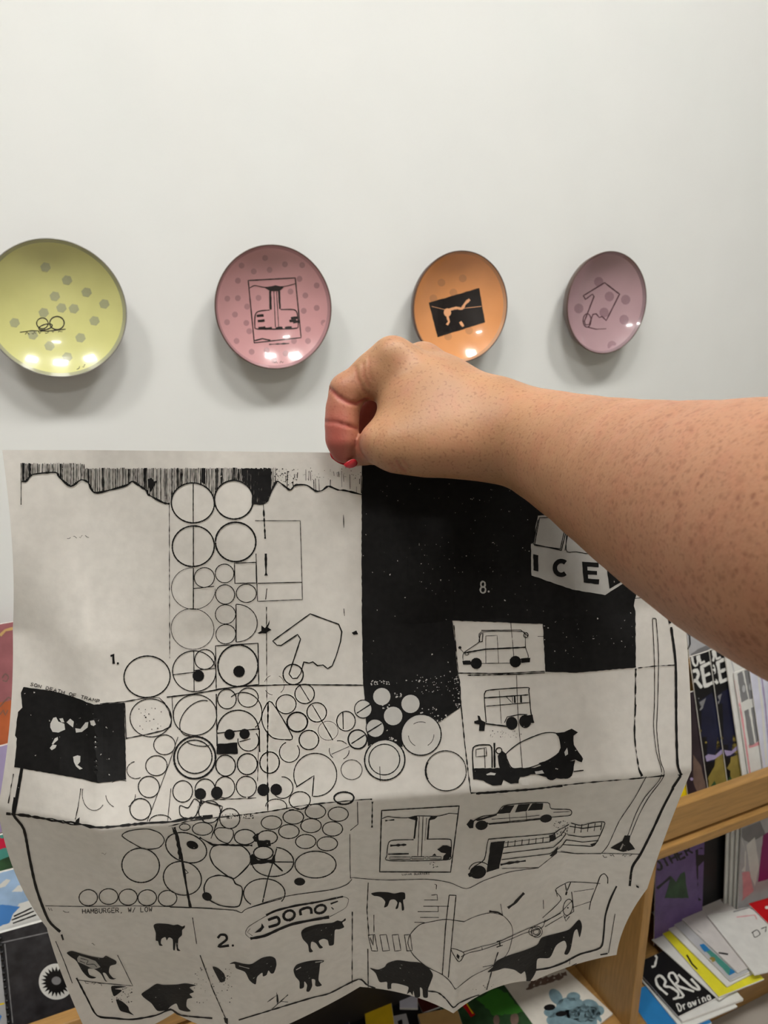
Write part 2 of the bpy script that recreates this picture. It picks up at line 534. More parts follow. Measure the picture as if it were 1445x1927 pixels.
o = zine('white zine with grey columns and a pink stripe leaning on the plain white one', UP0, UN, (1413, 1484), (1530, 1432), (1381, 1266), .076, .003, zwhite)
deco(o, [zmid, zpink, zred, zgrey], [(0, 1, 'fill', [(1387, 1268), (1396, 1263), (1408, 1315), (1395, 1322)]), (0, 1, 'fill', [(1400, 1262), (1414, 1258), (1424, 1312), (1410, 1316)]), (2, 1, 'fill', [(1415, 1262), (1418, 1261), (1428, 1312), (1424, 1314)]),
    (0, 1, 'fill', [(1400, 1338), (1408, 1334), (1420, 1400), (1410, 1404)]), (0, 1, 'fill', [(1413, 1332), (1426, 1328), (1430, 1392), (1422, 1398)]), (1, 1, 'fill', [(1408, 1402), (1430, 1395), (1431, 1401), (1409, 1408)]),
    (1, 1, 'line', [(1383, 1280), (1396, 1350), (1411, 1456)], {'w': 3.5}), (3, 2, 'disc', 1399, 1296, 3, 7), (3, 2, 'disc', 1412, 1292, 3, 7)])
o = zine('pale lavender zine with blue vertical stripes, rightmost of the fanned zines', UP0, UN, (1440, 1470), (1560, 1418), (1416, 1248), .082, .003, zlav)
deco(o, [zlil, zwhite], [(0, 1, 'line', [(1430, 1250), (1440, 1330), (1448, 1420)], {'w': 3}), (1, 1, 'line', [(1424, 1250), (1434, 1330), (1442, 1440)], {'w': 4})])

# left part of the upper tier, one below the other
o = zine('mauve and rust coloured zine on the top ledge with scribbled marks', UP0, UN, (-150, 1500), (96, 1440), (-128, 1196), .012, .005, zmauve)
deco(o, [zoran, zbrn, ztan], [(0, 1, 'fill', [(-60, 1352), (0, 1322), (40, 1314), (40, 1400), (-60, 1420)]), (1, 2, 'line', [(4, 1276), (10, 1268), (16, 1274), (12, 1282), (5, 1280)], {'w': 2}), (1, 2, 'line', [(0, 1330), (8, 1320), (16, 1312), (24, 1316)], {'w': 2}), (1, 2, 'line', [(0, 1345), (6, 1336), (10, 1346), (15, 1336)], {'w': 2}), (2, 2, 'line', [(0, 1196), (10, 1186), (26, 1182)], {'w': 5})])
zine('pale lilac zine standing in front of the mauve and rust one', UP0, UN, (-150, 1560), (60, 1500), (-140, 1440), .020, .005, zlil)
o = zine('crimson and teal zine tucked behind the blue sky zine', UP0, UN, (-160, 1990), (110, 1905), (-175, 1610), .046, .005, zcrim)
deco(o, [zteal, zdgreen], [(0, 1, 'fill', [(-40, 1612), (6, 1596), (40, 1590), (40, 1640), (-40, 1660)]), (1, 2, 'fill', [(-40, 1634), (40, 1602), (40, 1640), (-40, 1660)]), (0, 1, 'disc', 4, 1566, 7, 12)])
o = zine('pale blue zine with white clouds and black stripes behind the black zine', UP0, UN, (-160, 2010), (125, 1918), (-165, 1682), .054, .005, zsky)
deco(o, [zwhite, zblue, zblack, zyellow], [(0, 1, 'fill', [(-20, 1635), (60, 1606), (60, 1622), (-20, 1652)]), (3, 2, 'line', [(-10, 1642), (30, 1628)], {'w': 3}), (0, 1, 'fill', [(0, 1664), (12, 1654), (20, 1656), (10, 1668), (-4, 1672)]), (0, 1, 'fill', [(22, 1678), (34, 1666), (46, 1664), (42, 1678)]),
    (0, 1, 'fill', [(24, 1722), (36, 1700), (56, 1694), (84, 1700), (90, 1732), (0, 1756), (-30, 1766)]), (1, 2, 'fill', [(-40, 1712), (4, 1702), (38, 1706), (24, 1720), (18, 1736), (-40, 1758)]),
    (2, 3, 'line', [(26, 1724), (60, 1708)], {'w': 2.4}), (2, 3, 'line', [(22, 1731), (64, 1714)], {'w': 2.4}), (2, 3, 'line', [(24, 1737), (68, 1721)], {'w': 2.4})])
o = zine('black zine with a round toothed white ring on its comb-bound cover', UP0, UN, (16, 1950), (200, 1890), (-2, 1756), .064, .006, zchar)
pr = Print(o, .00025); pr.part = 'cover_print'
pr.col = 1; pr.disc(106, 1847, 33, 34)
pr.col = 0; pr.layer = 2
pts = []
for i in range(44):
    t = 2 * math.pi * i / 44
    r = 29 if i % 2 else 20
    pts.append((106 + r * math.cos(t), 1847 + r * math.sin(t)))
pr.fill(pts)
pr.col = 2; pr.layer = 3; pr.disc(106, 1845, 9, 8)
pr.layer = 1
pr.line([(2, 1774), (120, 1748)], 2.2); pr.line([(9, 1776), (24, 1925)], 2.0)
pr.build([zblack, zwhite, zmid], o)
for k in range(14):
    f = k / 13
    c = on_plane(1 + 17 * f, 1764 + 170 * f, UP0 + UN * .064, UN)
    bm = bmesh.new()
    bmesh.ops.create_cone(bm, segments=8, radius1=.0022, radius2=.0022, depth=.010, cap_ends=True)
    bm.transform(Matrix.Translation(c) @ UN.to_track_quat('Z', 'Y').to_matrix().to_4x4() @ Matrix.Scale(1, 4))
    vs = [v.co.copy() for v in bm.verts]
    fs = [[v.index for v in f_.verts] for f_ in bm.faces]
    bm.free()
    mesh('binding_ring', vs, fs, zblack, o, smooth=True)
o = zine('white zine with a blue letter showing at the corner left of the black comb-bound zine', UP0, UN, (-190, 2010), (34, 1944), (-205, 1806), .0575, .003, zgrey)
deco(o, [zblue, zyellow], [(0, 1, 'text', 'D', (-14, 1926), (8, 1920), 18, {'w': 4}), (1, 1, 'line', [(-10, 1892), (8, 1888)], {'w': 3})])

# lower tier, right of the divider: standing zines behind, loose stack in front
HP0, HN = Vector((0, 0, ZS + .0006)), Vector((0, 0, 1))
zine('black zine standing in the shadow beside the violet one on the lower shelf', VP0, VN, (1288, 1735), (1375, 1700), (1272, 1552), .012, .005, zblack)
o = zine('violet zine with dark green figures standing beside the divider', VP0, VN, (1232, 1742), (1322, 1708), (1226, 1568), .020, .004, zvio)
deco(o, [zblack, zdgreen], [(0, 1, 'text', 'OTHER', (1236, 1640), (1306, 1604), 18, {'w': 4}), (1, 1, 'fill', [(1250, 1690), (1258, 1665), (1262, 1648), (1272, 1660), (1280, 1645), (1288, 1640), (1292, 1670), (1296, 1690)]), (0, 1, 'line', [(1236, 1672), (1262, 1650)], {'w': 5}), (0, 1, 'fill', [(1308, 1600), (1326, 1592), (1334, 1690), (1314, 1695)])])
for k in range(3):
    zine('thin white zine standing %s behind the pink and red one' % ('directly', 'second', 'third')[2 - k], VP0, VN, (1362 + 9 * k, 1737 - 4 * k), (1480, 1690), (1326 + 11 * k, 1560), .028 + .007 * k, .004, zwhite)
o = zine('white zine with pink, red and magenta figures standing at the shelf back', VP0, VN, (1388, 1722), (1520, 1672), (1354, 1560), .050, .004, zgrey)
deco(o, [zpink, zscar, zmag, zwhite, zmid], [(0, 1, 'fill', [(1370, 1694), (1378, 1650), (1402, 1640), (1410, 1640), (1418, 1676), (1390, 1700)]), (1, 1, 'fill', [(1366, 1572), (1380, 1566), (1385, 1640), (1376, 1644)]), (2, 1, 'fill', [(1428, 1640), (1436, 1570), (1460, 1560), (1460, 1650), (1426, 1660)]), (3, 2, 'fill', [(1384, 1600), (1396, 1580), (1404, 1605), (1402, 1640), (1386, 1638)]), (3, 2, 'fill', [(1404, 1590), (1420, 1575), (1428, 1630), (1420, 1668), (1412, 1650)]), (4, 1, 'fill', [(1390, 1562), (1430, 1545), (1440, 1570), (1410, 1586), (1394, 1578)])])
zine('bright blue zine at the bottom of the loose stack beside the divider', HP0, HN, (1242, 1960), (1340, 1925), (1176, 1868), .004, .003, zcyan)
o = zine('white zine with a small drawn mark under the black lettered zine', HP0, HN, (1284, 1938), (1390, 1896), (1196, 1830), .009, .004, zwhite)
deco(o, [zmid], [(0, 1, 'line', [(1238, 1868), (1232, 1884), (1244, 1882)], {'w': 1.5})])
zine('thick white zine with its front corner sticking out under the black lettered one', HP0, HN, (1284, 1922), (1396, 1876), (1206, 1822), .017, .007, zwhite)
o = zine('black zine lettered BRU Drawing in white strokes on the loose stack', HP0, HN, (1277, 1913), (1384, 1870), (1190, 1815), .021, .003, zblack)
deco(o, [zwhite], [(0, 1, 'line', [(1256, 1872), (1238, 1856), (1234, 1842), (1242, 1836), (1252, 1846), (1250, 1856), (1262, 1858), (1276, 1868), (1274, 1878), (1266, 1880)], {'w': 4.4}), (0, 1, 'line', [(1270, 1878), (1286, 1874), (1260, 1842), (1260, 1832), (1268, 1832), (1276, 1846), (1272, 1854), (1306, 1866)], {'w': 4.4}), (0, 1, 'line', [(1276, 1834), (1300, 1856), (1312, 1862), (1316, 1860), (1300, 1842)], {'w': 4.4}),
    (0, 1, 'text', 'Drawing', (1277, 1904), (1340, 1880), 15, {'w': 2.6}), (0, 1, 'line', [(1226, 1790), (1236, 1802), (1232, 1818), (1226, 1820)], {'w': 4})])
zine('thin white zine lying crookedly between the black and the yellow one', HP0, HN, (1354, 1882), (1432, 1850), (1226, 1768), .026, .003, zwhite)
o = zine('lemon yellow zine lying in the loose stack above the black one', HP0, HN, (1353, 1876), (1432, 1836), (1232, 1740), .031, .004, zlem)
deco(o, [zblack], [(0, 1, 'line', [(1292, 1797), (1302, 1814), (1312, 1824)], {'w': 3})])
zine('white zine lying directly on the yellow one in the loose stack', HP0, HN, (1368, 1856), (1452, 1816), (1226, 1716), .037, .004, zwhite)
o = zine('grey zine with a blue and teal strip along its edge in the loose stack', HP0, HN, (1374, 1846), (1456, 1806), (1230, 1700), .042, .004, zgrey)
deco(o, [zteal, zcyan, zol], [(0, 1, 'fill', [(1316, 1778), (1324, 1776), (1384, 1830), (1372, 1836)]), (1, 2, 'fill', [(1372, 1836), (1374, 1822), (1384, 1830)]), (2, 2, 'disc', 1340, 1806, 6, 5), (1, 2, 'fill', [(1316, 1778), (1324, 1776), (1336, 1788), (1326, 1792)])])
o = zine('pale paper zine with faint sketches lying on top of the loose stack', HP0, HN, (1388, 1830), (1470, 1786), (1244, 1692), .047, .004, C('print_warm_grey', (206, 202, 200)))
deco(o, [zmid, zblack], [(0, 1, 'fill', [(1298, 1752), (1308, 1748), (1322, 1758), (1312, 1762)]), (1, 1, 'line', [(1346, 1792), (1370, 1796)], {'w': 3.5}), (0, 1, 'arc', 1284, 1730, 10, 8, {'w': 1.2, 'a0': 90, 'a1': 260})])
o = zine('folded white sheet with ink doodles overhanging the shelf edge', HP0, HN, (1420, 1834), (1530, 1786), (1330, 1722), .053, .004, zwhite)
deco(o, [zmid, zblack, zpink], [(1, 1, 'line', [(1414, 1756), (1424, 1750), (1430, 1758), (1420, 1764), (1416, 1754)], {'w': 1.6}), (1, 1, 'line', [(1432, 1748), (1442, 1744), (1440, 1754)], {'w': 1.6}), (0, 1, 'line', [(1380, 1716), (1410, 1708), (1424, 1714)], {'w': 2}), (2, 1, 'line', [(1386, 1726), (1420, 1722), (1424, 1730)], {'w': 2})])
o = zine('scarlet zine lying at the back behind the doodled white sheet', HP0, HN, (1450, 1742), (1540, 1702), (1408, 1700), .058, .003, zscar)
deco(o, [zwhite], [(0, 1, 'disc', 1443, 1708, 4, 3)])

# lower tier, left of the divider
o = zine('white zine with blue grey furry shapes lying against the divider', HP0, HN, (1052, 1986), (1212, 1962), (912, 1836), .006, .005, C('print_cream', (216, 212, 202)))
pr = Print(o, .00025); pr.part = 'cover_print'
pr.col = 0
for x, y, a, b, r in ((1046, 1876, 11, 17, -35), (1079, 1876, 13, 9, 0), (1040, 1905, 17, 10, 0), (1074, 1896, 28, 20, 0), (1110, 1895, 18, 14, 20), (1126, 1902, 11, 10, 0), (1080, 1920, 52, 20, 0), (1100, 1908, 30, 16, 0)):
    pr.disc(x, y, a, b, r)
pr.col = 1; pr.layer = 2
pr.disc(1034, 1896, 11, 6, -5); pr.disc(1056, 1908, 11, 5, -5)
pr.col = 2; pr.layer = 1
for k in range(6):
    pr.line([(996 + 12 * k, 1860 - 5 * k), (1006 + 12 * k, 1842 - 2 * k)], 8, rough=.5)
pr.line([(990, 1862), (1060, 1838)], 5, rough=.6)
pr.build([zfur, zblack, zbrn], o)
o = zine('dark green zine with leafy print lying beside the blue furry one', HP0, HN, (900, 2010), (1046, 1986), (796, 1842), .012, .005, zdgreen)
deco(o, [zgreen, zbrn, zscar, zyellow], [(0, 1, 'fill', [(895, 1880), (930, 1862), (955, 1868), (985, 1905), (930, 1912)], {'rough': 3}), (1, 1, 'disc', 968, 1918, 8, 12), (1, 1, 'disc', 934, 1920, 6, 10), (2, 1, 'line', [(872, 1888), (886, 1906), (890, 1912)], {'w': 8}), (3, 2, 'line', [(876, 1886), (890, 1908)], {'w': 2})])
zine('black zine lying flat under the small cards on the lower shelf', HP0, HN, (560, 2060), (900, 2010), (500, 1872), .004, .003, zblack)
zine('dark navy booklet lying below the hanging sheet', HP0, HN, (566, 2010), (680, 1980), (520, 1870), .010, .005, znavy, 'booklet', 'booklet')
o = zine('yellow booklet lying in the shade of the lower shelf', HP0, HN, (690, 1945), (742, 1925), (684, 1885), .014, .006, C('print_mustard', (226, 190, 34)), 'booklet', 'booklet')
deco(o, [zblack], [(0, 1, 'scrib', (694, 1898), (716, 1888), 9, {'w': 1.6})])
o = zine('small pale grey card lying beside the yellow booklet', HP0, HN, (726, 1950), (772, 1936), (718, 1916), .012, .004, zgrey, 'card', 'card')
deco(o, [zblack], [(0, 1, 'fill', [(748, 1922), (756, 1918), (758, 1927), (750, 1930)])])
zine('tan kraft paper booklet lying on the dark lower shelf', HP0, HN, (800, 1960), (876, 1946), (786, 1908), .018, .012, ztan, 'booklet', 'booklet')
zine('small white folded card standing out behind the tan booklet', HP0, HN, (752, 1897), (786, 1886), (752, 1872), .010, .005, zlav, 'card', 'card')
zine('long tan card beside the dark navy booklet', HP0, HN, (520, 1960), (572, 1945), (498, 1900), .016, .004, ztan, 'card', 'card')
zine('dark red booklet lying behind the tan kraft one', HP0, HN, (796, 1906), (860, 1890), (780, 1872), .009, .004, C('print_oxblood', (70, 20, 18)), 'booklet', 'booklet')

# ------------------------------------------------------------------ plates on the wall
def plate(px, py, label, glaze, rimc, backc, bandc):
    c = on_plane(px, py, Vector((0, WALL_Y - .042, 0)), Vector((0, 1, 0)))
    c.y = WALL_Y
    e = empty('plate', c, label, 'plate', 'plates in a row on the wall')
    def lathe(name, prof, m, seg=96):
        v, f = [], []
        for r, h in prof:
            for i in range(seg):
                t = 2 * math.pi * i / seg
                v.append(c + Vector((r * math.cos(t), -h, r * math.sin(t))))
        for j in range(len(prof) - 1):
            for i in range(seg):
                k = (i + 1) % seg
                f.append((j * seg + i, j * seg + k, (j + 1) * seg + k, (j + 1) * seg + i))
        return mesh(name, v, f, m, e, smooth=True)
    R_ = .0912
    DB = .945
    dish = [(R_ * DB, .0385)]
    for i in range(1, 15):
        t = 1 - i / 14
        dish.append((max(.0004, R_ * DB * t), .011 + .0275 * (t ** 2.4)))
    well = lathe('dish', dish, glaze)
    lathe('inner_band', [(R_ * DB, .0385), (R_ * .965, .0410), (R_ * .982, .0432)], bandc)
    lathe('rim', [(R_ * .982, .0432), (R_ * .992, .0442), (R_, .0438), (R_ * 1.004, .0425), (R_ * 1.0, .0405)], rimc)
    lathe('underside', [(R_, .0405), (R_ * .965, .0290), (R_ * .88, .0165), (R_ * .62, .007), (R_ * .58, .0), (R_ * .52, .0), (R_ * .50, .004), (.0004, .004)], backc)
    return e, well

def glazem(n, rgb):
    return mat(n, rgb, .22, .05, 18, 0, .5, coat=1.0)
brownclay = mat('brown_clay', (92, 70, 62), .4, .12, 40)
greyrim = mat('grey_glazed_rim', (142, 140, 130), .3, .12, 40, coat=.6)
def dots(well, e, pts, rx, ry, m, part='dot'):
    for (x, y) in pts:
        pr = Print(well, .0002)
        pr.part = part
        n = 6 if rx > 9 else 10
        pr.fill([(x + rx * math.cos(2 * math.pi * i / n + .2), y + ry * math.sin(2 * math.pi * i / n + .2)) for i in range(n)], rough=.3, grid=6)
        pr.build([m], e)
dotg = mat('dot_glaze_sage', (172, 173, 136), .22, .05, 60, coat=1.)
dotp = mat('dot_glaze_rose', (172, 130, 134), .22, .05, 60, coat=1.)
doto = mat('dot_glaze_umber', (204, 144, 98), .22, .05, 60, coat=1.)
dotm = mat('dot_glaze_plum', (150, 120, 128), .22, .05, 60, coat=1.)
dark = mat('plate_decal_black', (30, 25, 26), .25, .2, 60, coat=1.)

e, w = plate(106, 582, 'pale yellow green plate with grey hexagon dots', glazem('glaze_yellow', (214, 212, 142)), greyrim, brownclay, mat('band_grey_olive', (168, 168, 140), .25, .08, 30, coat=1.))
S = 2.007
dots(w, e, [(x / S, 430 + y / S) for x, y in ((253, 195), (327, 241), (394, 285), (279, 303), (357, 349), (304, 413), (187, 444), (254, 486), (124, 402), (55, 356), (172, 146), (207, 256), (165, 318), (232, 300))], 10.2, 9.6, dotg)
pr = Print(w, .00035); pr.part = 'decal'; pr.frame(0, 430, S)
pr.line([(75, 392), (120, 386), (180, 388), (248, 380)], 1.6); pr.arc(172, 372, 26, 10, 2.0, rot=-15); pr.part = 'decal_ring'; pr.arc(160, 358, 22, 20, 1.8); pr.part = 'decal_ring_large'; pr.arc(215, 357, 27, 25, 2.2); pr.part = 'decal_caption'
pr.scrib((95, 402), (240, 390), 9, 1.2)
pr.part = 'decal_signature'; pr.scrib((290, 532), (338, 518), 8, 1.0)
pr.build([dark], e)

e, w = plate(517, 580, 'dusty pink plate with small dots and a framed fountain drawing', glazem('glaze_pink', (204, 154, 156)), brownclay, brownclay, mat('band_dull_rose', (176, 136, 140), .25, .08, 30, coat=1.))
dots(w, e, [(x / S, 430 + y / S) for x, y in ((1001, 111), (1076, 135), (912, 140), (958, 162), (1018, 156), (1141, 138), (898, 197), (1131, 190), (1196, 215), (858, 265), (898, 263), (1153, 253), (976, 262), (1097, 238), (887, 325), (933, 295), (1147, 311), (1196, 300), (857, 354), (930, 357), (1163, 381), (950, 466), (1007, 460), (1078, 472), (893, 425), (941, 388), (1163, 425), (1222, 356), (1035, 498), (1110, 425))], 5.6, 5.8, dotp)
pr = Print(w, .00035); pr.part = 'decal'; pr.frame(0, 430, S)
pr.line([(937, 196), (1115, 186), (1137, 412), (960, 432)], 2.0, closed=True)
pr.line([(942, 225), (962, 215), (1000, 222), (1075, 218), (1115, 208)], 1.4)
pr.fill([(1000, 224), (1040, 214), (1072, 222), (1055, 236), (1020, 236)]); pr.fill([(1016, 236), (1024, 236), (1026, 306), (1018, 306)]); pr.fill([(1050, 236), (1058, 236), (1060, 304), (1054, 304)])
pr.line([(1034, 238), (1040, 372)], 1.4); pr.line([(1044, 238), (1052, 370)], 1.4)
pr.line([(1018, 308), (978, 312), (964, 326), (962, 368), (976, 380), (1110, 378), (1126, 366), (1122, 320), (1108, 306), (1060, 306)], 2.0)
for a, b in ((968, 326), (972, 345), (975, 372), (1000, 374), (1040, 374), (1075, 372), (1092, 345), (1098, 335), (1106, 350)):
    pr.fill([(a, b), (a + 26, b - 3), (a + 28, b + 7), (a + 2, b + 9)], rough=1)
pr.line([(962, 424), (990, 416), (1020, 422)], 2.2); pr.line([(1016, 438), (1092, 434)], 2.4, rough=.6); pr.scrib((1035, 512), (1080, 506), 8, 1.0)
pr.build([dark], e)

e, w = plate(867.5, 579, 'orange plate with a tilted black rectangle holding pale limbs', glazem('glaze_orange', (230, 160, 104)), brownclay, brownclay, mat('band_dull_orange', (206, 158, 122), .25, .08, 30, coat=1.))
S2 = 1.993
dots(w, e, [(720 + x / S2, 430 + y / S2) for x, y in ((220, 203), (300, 187), (265, 240), (324, 383), (245, 405), (190, 262))], 7.5, 7.5, doto)
pr = Print(w, .00035); pr.part = 'decal'; pr.frame(720, 430, S2)
pr.fill([(173, 278), (362, 223), (384, 352), (206, 408)])
pr.col = 1; pr.layer = 2
pr.disc(242, 315, 14, 16); pr.line([(248, 305), (275, 298), (296, 300), (310, 280), (326, 266)], 5); pr.line([(242, 330), (248, 350), (240, 362)], 4); pr.line([(290, 350), (302, 368)], 5)
pr.line([(182, 292), (240, 306), (370, 292)], .9)
pr.build([dark, mat('glaze_orange_pale', (236, 176, 132), .22, .05, 18, coat=1.)], e)

e, w = plate(1142.5, 571, 'mauve plate with an outlined pointing hand and a few dots', glazem('glaze_mauve', (178, 147, 153)), brownclay, brownclay, mat('band_dull_mauve', (150, 126, 132), .25, .08, 30, coat=1.))
dots(w, e, [(720 + x / S2, 430 + y / S2) for x, y in ((911, 267), (905, 342), (850, 255), (830, 315), (735, 300), (860, 440), (810, 200))], 9, 9.5, dotm)
pr = Print(w, .00035); pr.part = 'decal'; pr.frame(720, 430, S2)
pr.line([(752, 252), (832, 203), (888, 246), (838, 345), (822, 330), (812, 334), (800, 320), (788, 322), (774, 360), (760, 362), (756, 348), (792, 255), (786, 246), (760, 266)], 2.2, closed=True, smooth=False)
pr.arc(766, 345, 15, 25, 2.0); pr.line([(768, 370), (800, 378), (838, 376)], 1.6)
pr.build([mat('plate_decal_brown', (84, 60, 66), .25, .2, 60, coat=1.)], e)

# ------------------------------------------------------------------ the folded printed sheet
# nodes: seven vertical creases (c0..c6) on nine rows (top, mid, crease, mid, ... bottom): photo pixel and depth
ROWS = [
    [(4, 847), (165, 847), (405, 849), (645, 852), (860, 862), (1080, 880), (1268, 925)],
    [(23, 1030), (169, 1030), (405, 1020), (646, 1020), (856, 1015), (1080, 1020), (1284, 1035)],
    [(24, 1185), (173, 1218), (404, 1192), (648, 1188), (853, 1167), (1082, 1160), (1285, 1140)],
    [(19, 1352), (179, 1390), (408, 1365), (651, 1345), (862, 1330), (1088, 1310), (1298, 1290)],
    [(-4, 1520), (190, 1562), (428, 1540), (658, 1508), (882, 1490), (1106, 1470), (1301, 1450)],
    [(28, 1642), (232, 1672), (442, 1660), (663, 1618), (880, 1600), (1090, 1570), (1256, 1562)],
    [(88, 1746), (257, 1790), (467, 1796), (670, 1716), (870, 1735), (1046, 1652), (1218, 1672)],
    [(118, 1838), (290, 1850), (481, 1868), (676, 1788), (864, 1825), (1032, 1748), (1179, 1735)],
    [(168, 1955), (328, 1906), (492, 1950), (677, 1857), (853, 1907), (1004, 1846), (1160, 1797)]]
BASE = [.460, .463, .466, .462, .452, .487, .525, .558, .588]
OFFS = [
    [-.004, .006, -.003, .004, .004, .000, .004],
    [-.003, .003, -.002, .001, .002, -.001, .003],
    [.004, -.006, .004, -.003, .004, -.004, .006],
    [.002, -.006, .004, -.002, .002, -.001, .004],
    [.008, -.010, .004, -.002, .001, .002, .008],
    [.006, .000, -.004, .006, -.004, .006, .006],
    [.002, .010, -.008, .012, -.008, .012, .004],
    [.000, .014, -.008, .015, -.010, .014, .004],
    [-.004, .018, -.010, .018, -.012, .018, .002]]
MIDBOW = {(8, 0): (0, 14, 0), (8, 3): (6, -9, 0), (8, 4): (0, -16, .004), (8, 5): (0, -6, 0), (8, 2): (12, -2, 0), (8, 1): (0, 12, 0), (6, 0): (0, 14, 0), (6, 4): (20, -14, 0), (6, 5): (0, -4, 0), (7, 4): (8, -6, 0)}
NODE = np.zeros((9, 13, 3))
for i in range(9):
    for j in range(7):
        NODE[i, 2 * j] = (*ROWS[i][j], BASE[i] + OFFS[i][j] * (1.0 if i == 0 else 1.5 if i < 5 else 1.25))
    for j in range(6):
        NODE[i, 2 * j + 1] = (NODE[i, 2 * j] + NODE[i, 2 * j + 2]) / 2 + np.array(MIDBOW.get((i, j), (0, 0, 0)))
def quad(t):
    return np.array([(1 - t) * (1 - 2 * t), 4 * t * (1 - t), t * (2 * t - 1)])
def sheet_point(u, v):
    j, i = min(5, int(u)), min(3, int(v))
    a, b = quad(u - j), quad(v - i)
    q = np.einsum('i,j,ijk->k', b, a, NODE[2 * i:2 * i + 3, 2 * j:2 * j + 3])
    wr = (noise.noise(Vector((u * 1.7, v * 1.9, 3.1))) * .0030 + noise.noise(Vector((u * 5, v * 5, 9.7))) * .0006) * min(1, 4 * (u - j) * (1 - u + j) * 2 + .2)
    return at(q[0], q[1], q[2] + wr)
NU, NV = 22, 30
us = [j / NU for j in range(6 * NU + 1)]
vs_ = [i / NV for i in range(4 * NV + 1)]
SV = [sheet_point(u, v) for v in vs_ for u in us]
nu = len(us)
SF = [(i * nu + j, (i + 1) * nu + j, (i + 1) * nu + j + 1, i * nu + j + 1) for i in range(len(vs_) - 1) for j in range(nu - 1)]
_b = paperm.node_tree.nodes['Principled BSDF']
sheet_root = empty('printed_sheet', SV[3 * NU], 'large creased newsprint sheet printed with black circles, vehicles and cattle, held up by the hand', 'poster')
paper = mesh('paper', SV, SF, paperm, sheet_root, smooth=True)
pr = Print(paper, .00010)
pr.base = .00032
def to_px(p):
    d = Vector(p) - EYEP
    z = d.dot(FWD)
    return (CX + F * d.dot(RIGHT) / z, CY - F * d.dot(CUP) / z)
pr.crease = [to_px(SV[i * nu + j * NU]) for j in range(1, 6) for i in range(len(vs_))] + [to_px(SV[i * NV * nu + j]) for i in range(1, 4) for j in range(nu)]
K = pr
def part(n): K.part = n
rnd = random.Random(3)
rect = lambda x0, y0, x1, y1: [(x0, y0), (x1, y0), (x1, y1), (x0, y1)]

# solid black panels (layer 1), paper-white shapes left open in them (layer 2), lines over those (layer 3)
part('print_black_panel'); K.layer = 1; K.col = 0
K.frame(0, 0, 1)
K.fill([(681, 874), (700, 872), (855, 876), (1080, 890), (1196, 935), (1197, 1060), (1198, 1110), (1192, 1140), (1195, 1150), (1196, 1256), (1084, 1266), (1026, 1264), (1021, 1174), (851, 1168), (856, 1210), (862, 1270), (867, 1300), (866, 1331), (826, 1359), (792, 1344), (760, 1366), (757, 1406), (725, 1392), (692, 1404), (688, 1353), (685, 1306), (683, 1280), (681, 1180), (680, 1050)], grid=9)
part('print_black_panel')
K.frame(0, 1240, 3.6125)
K.fill([(163, 190), (350, 215), (500, 255), (640, 310), (845, 295), (852, 540), (858, 820), (670, 845), (560, 815), (100, 735), (112, 620), (118, 540), (105, 520), (125, 360), (155, 330), (145, 230)], grid=9)
part('print_pale_figure'); K.col = 1; K.layer = 2
K.fill([(345, 440), (365, 400), (385, 395), (400, 425), (440, 440), (445, 480), (400, 500), (360, 495), (345, 465)]); K.fill([(405, 405), (430, 402), (440, 430), (420, 430)])
K.fill([(455, 430), (480, 405), (505, 425), (500, 465), (480, 450)]); K.fill([(515, 470), (550, 475), (585, 430), (605, 428), (600, 465), (560, 495), (520, 500)]); K.fill([(615, 420), (640, 415), (652, 445), (640, 455), (622, 448)])
K.fill([(375, 540), (395, 530), (397, 550), (365, 580), (355, 578)]); K.fill([(342, 605), (360, 582), (388, 585), (380, 605), (355, 620)]); K.fill([(500, 665), (530, 655), (550, 660), (548, 700), (530, 720), (565, 745), (545, 752), (520, 730), (505, 700)])
# pale discs in the black corner
part('print_pale_disc'); K.frame(620, 1240, 3.6125)
for x, y, r in ((355, 255, 59), (550, 305, 62), (432, 387, 63)):
    K.disc(x, y, r)
for x, y, r in ((228, 340, 60), (310, 470, 62), (622, 515, 136), (375, 685, 136), (190, 545, 60)):
    K.disc(x, y, r)
part('print_speckle')
for x0, y0, x1, y1, n in ((280, 145, 420, 175, 26), (440, 230, 490, 262, 12), (600, 320, 740, 370, 12), (840, 100, 885, 330, 30), (350, 310, 410, 335, 8), (400, 530, 455, 555, 14), (700, 380, 830, 430, 20), (500, 140, 660, 160, 8)):
    K.specks(n, x0, y0, x1, y1, 1.6)
K.frame(780, 860, 2.627)
K.specks(60, 20, 100, 560, 760, .7); K.specks(16, 640, 800, 1080, 1020, .7); K.specks(40, 0, 1070, 200, 1180, 1.2)
# ICE cart
part('print_ice_cart')
K.fill([(610, 290), (780, 286), (960, 300), (1010, 360), (1050, 440), (1058, 605), (940, 682), (780, 655), (578, 585), (575, 430), (588, 424), (600, 330)])
K.col = 0; K.layer = 3
K.line([(617, 300), (755, 297), (720, 455), (592, 436)], 1.6, closed=True); K.line([(610, 310), (586, 430), (725, 462), (765, 296)], 1.6)
K.line([(775, 300), (748, 458), (795, 468), (890, 470), (915, 320)], 1.6, closed=True); K.line([(770, 305), (742, 462)], 1.4)
K.fill([(586, 480), (611, 486), (611, 566), (587, 560)])
K.line(_arc(724, 548, 31, 34, 50, 312, 14), 8.5, rough=.03)
K.fill([(826, 517), (908, 522), (908, 545), (852, 542), (853, 560), (900, 563), (900, 583), (855, 581), (856, 600), (911, 604), (909, 629), (834, 620)])
K.fill([(948, 546), (1034, 500), (1041, 605), (961, 651)]); K.fill([(945, 470), (950, 432), (1000, 440), (1028, 470), (1020, 505), (985, 518), (955, 500)])
K.col = 1; K.layer = 4; K.line(_arc(985, 465, 20, 16, 180, 20, 8), 3)
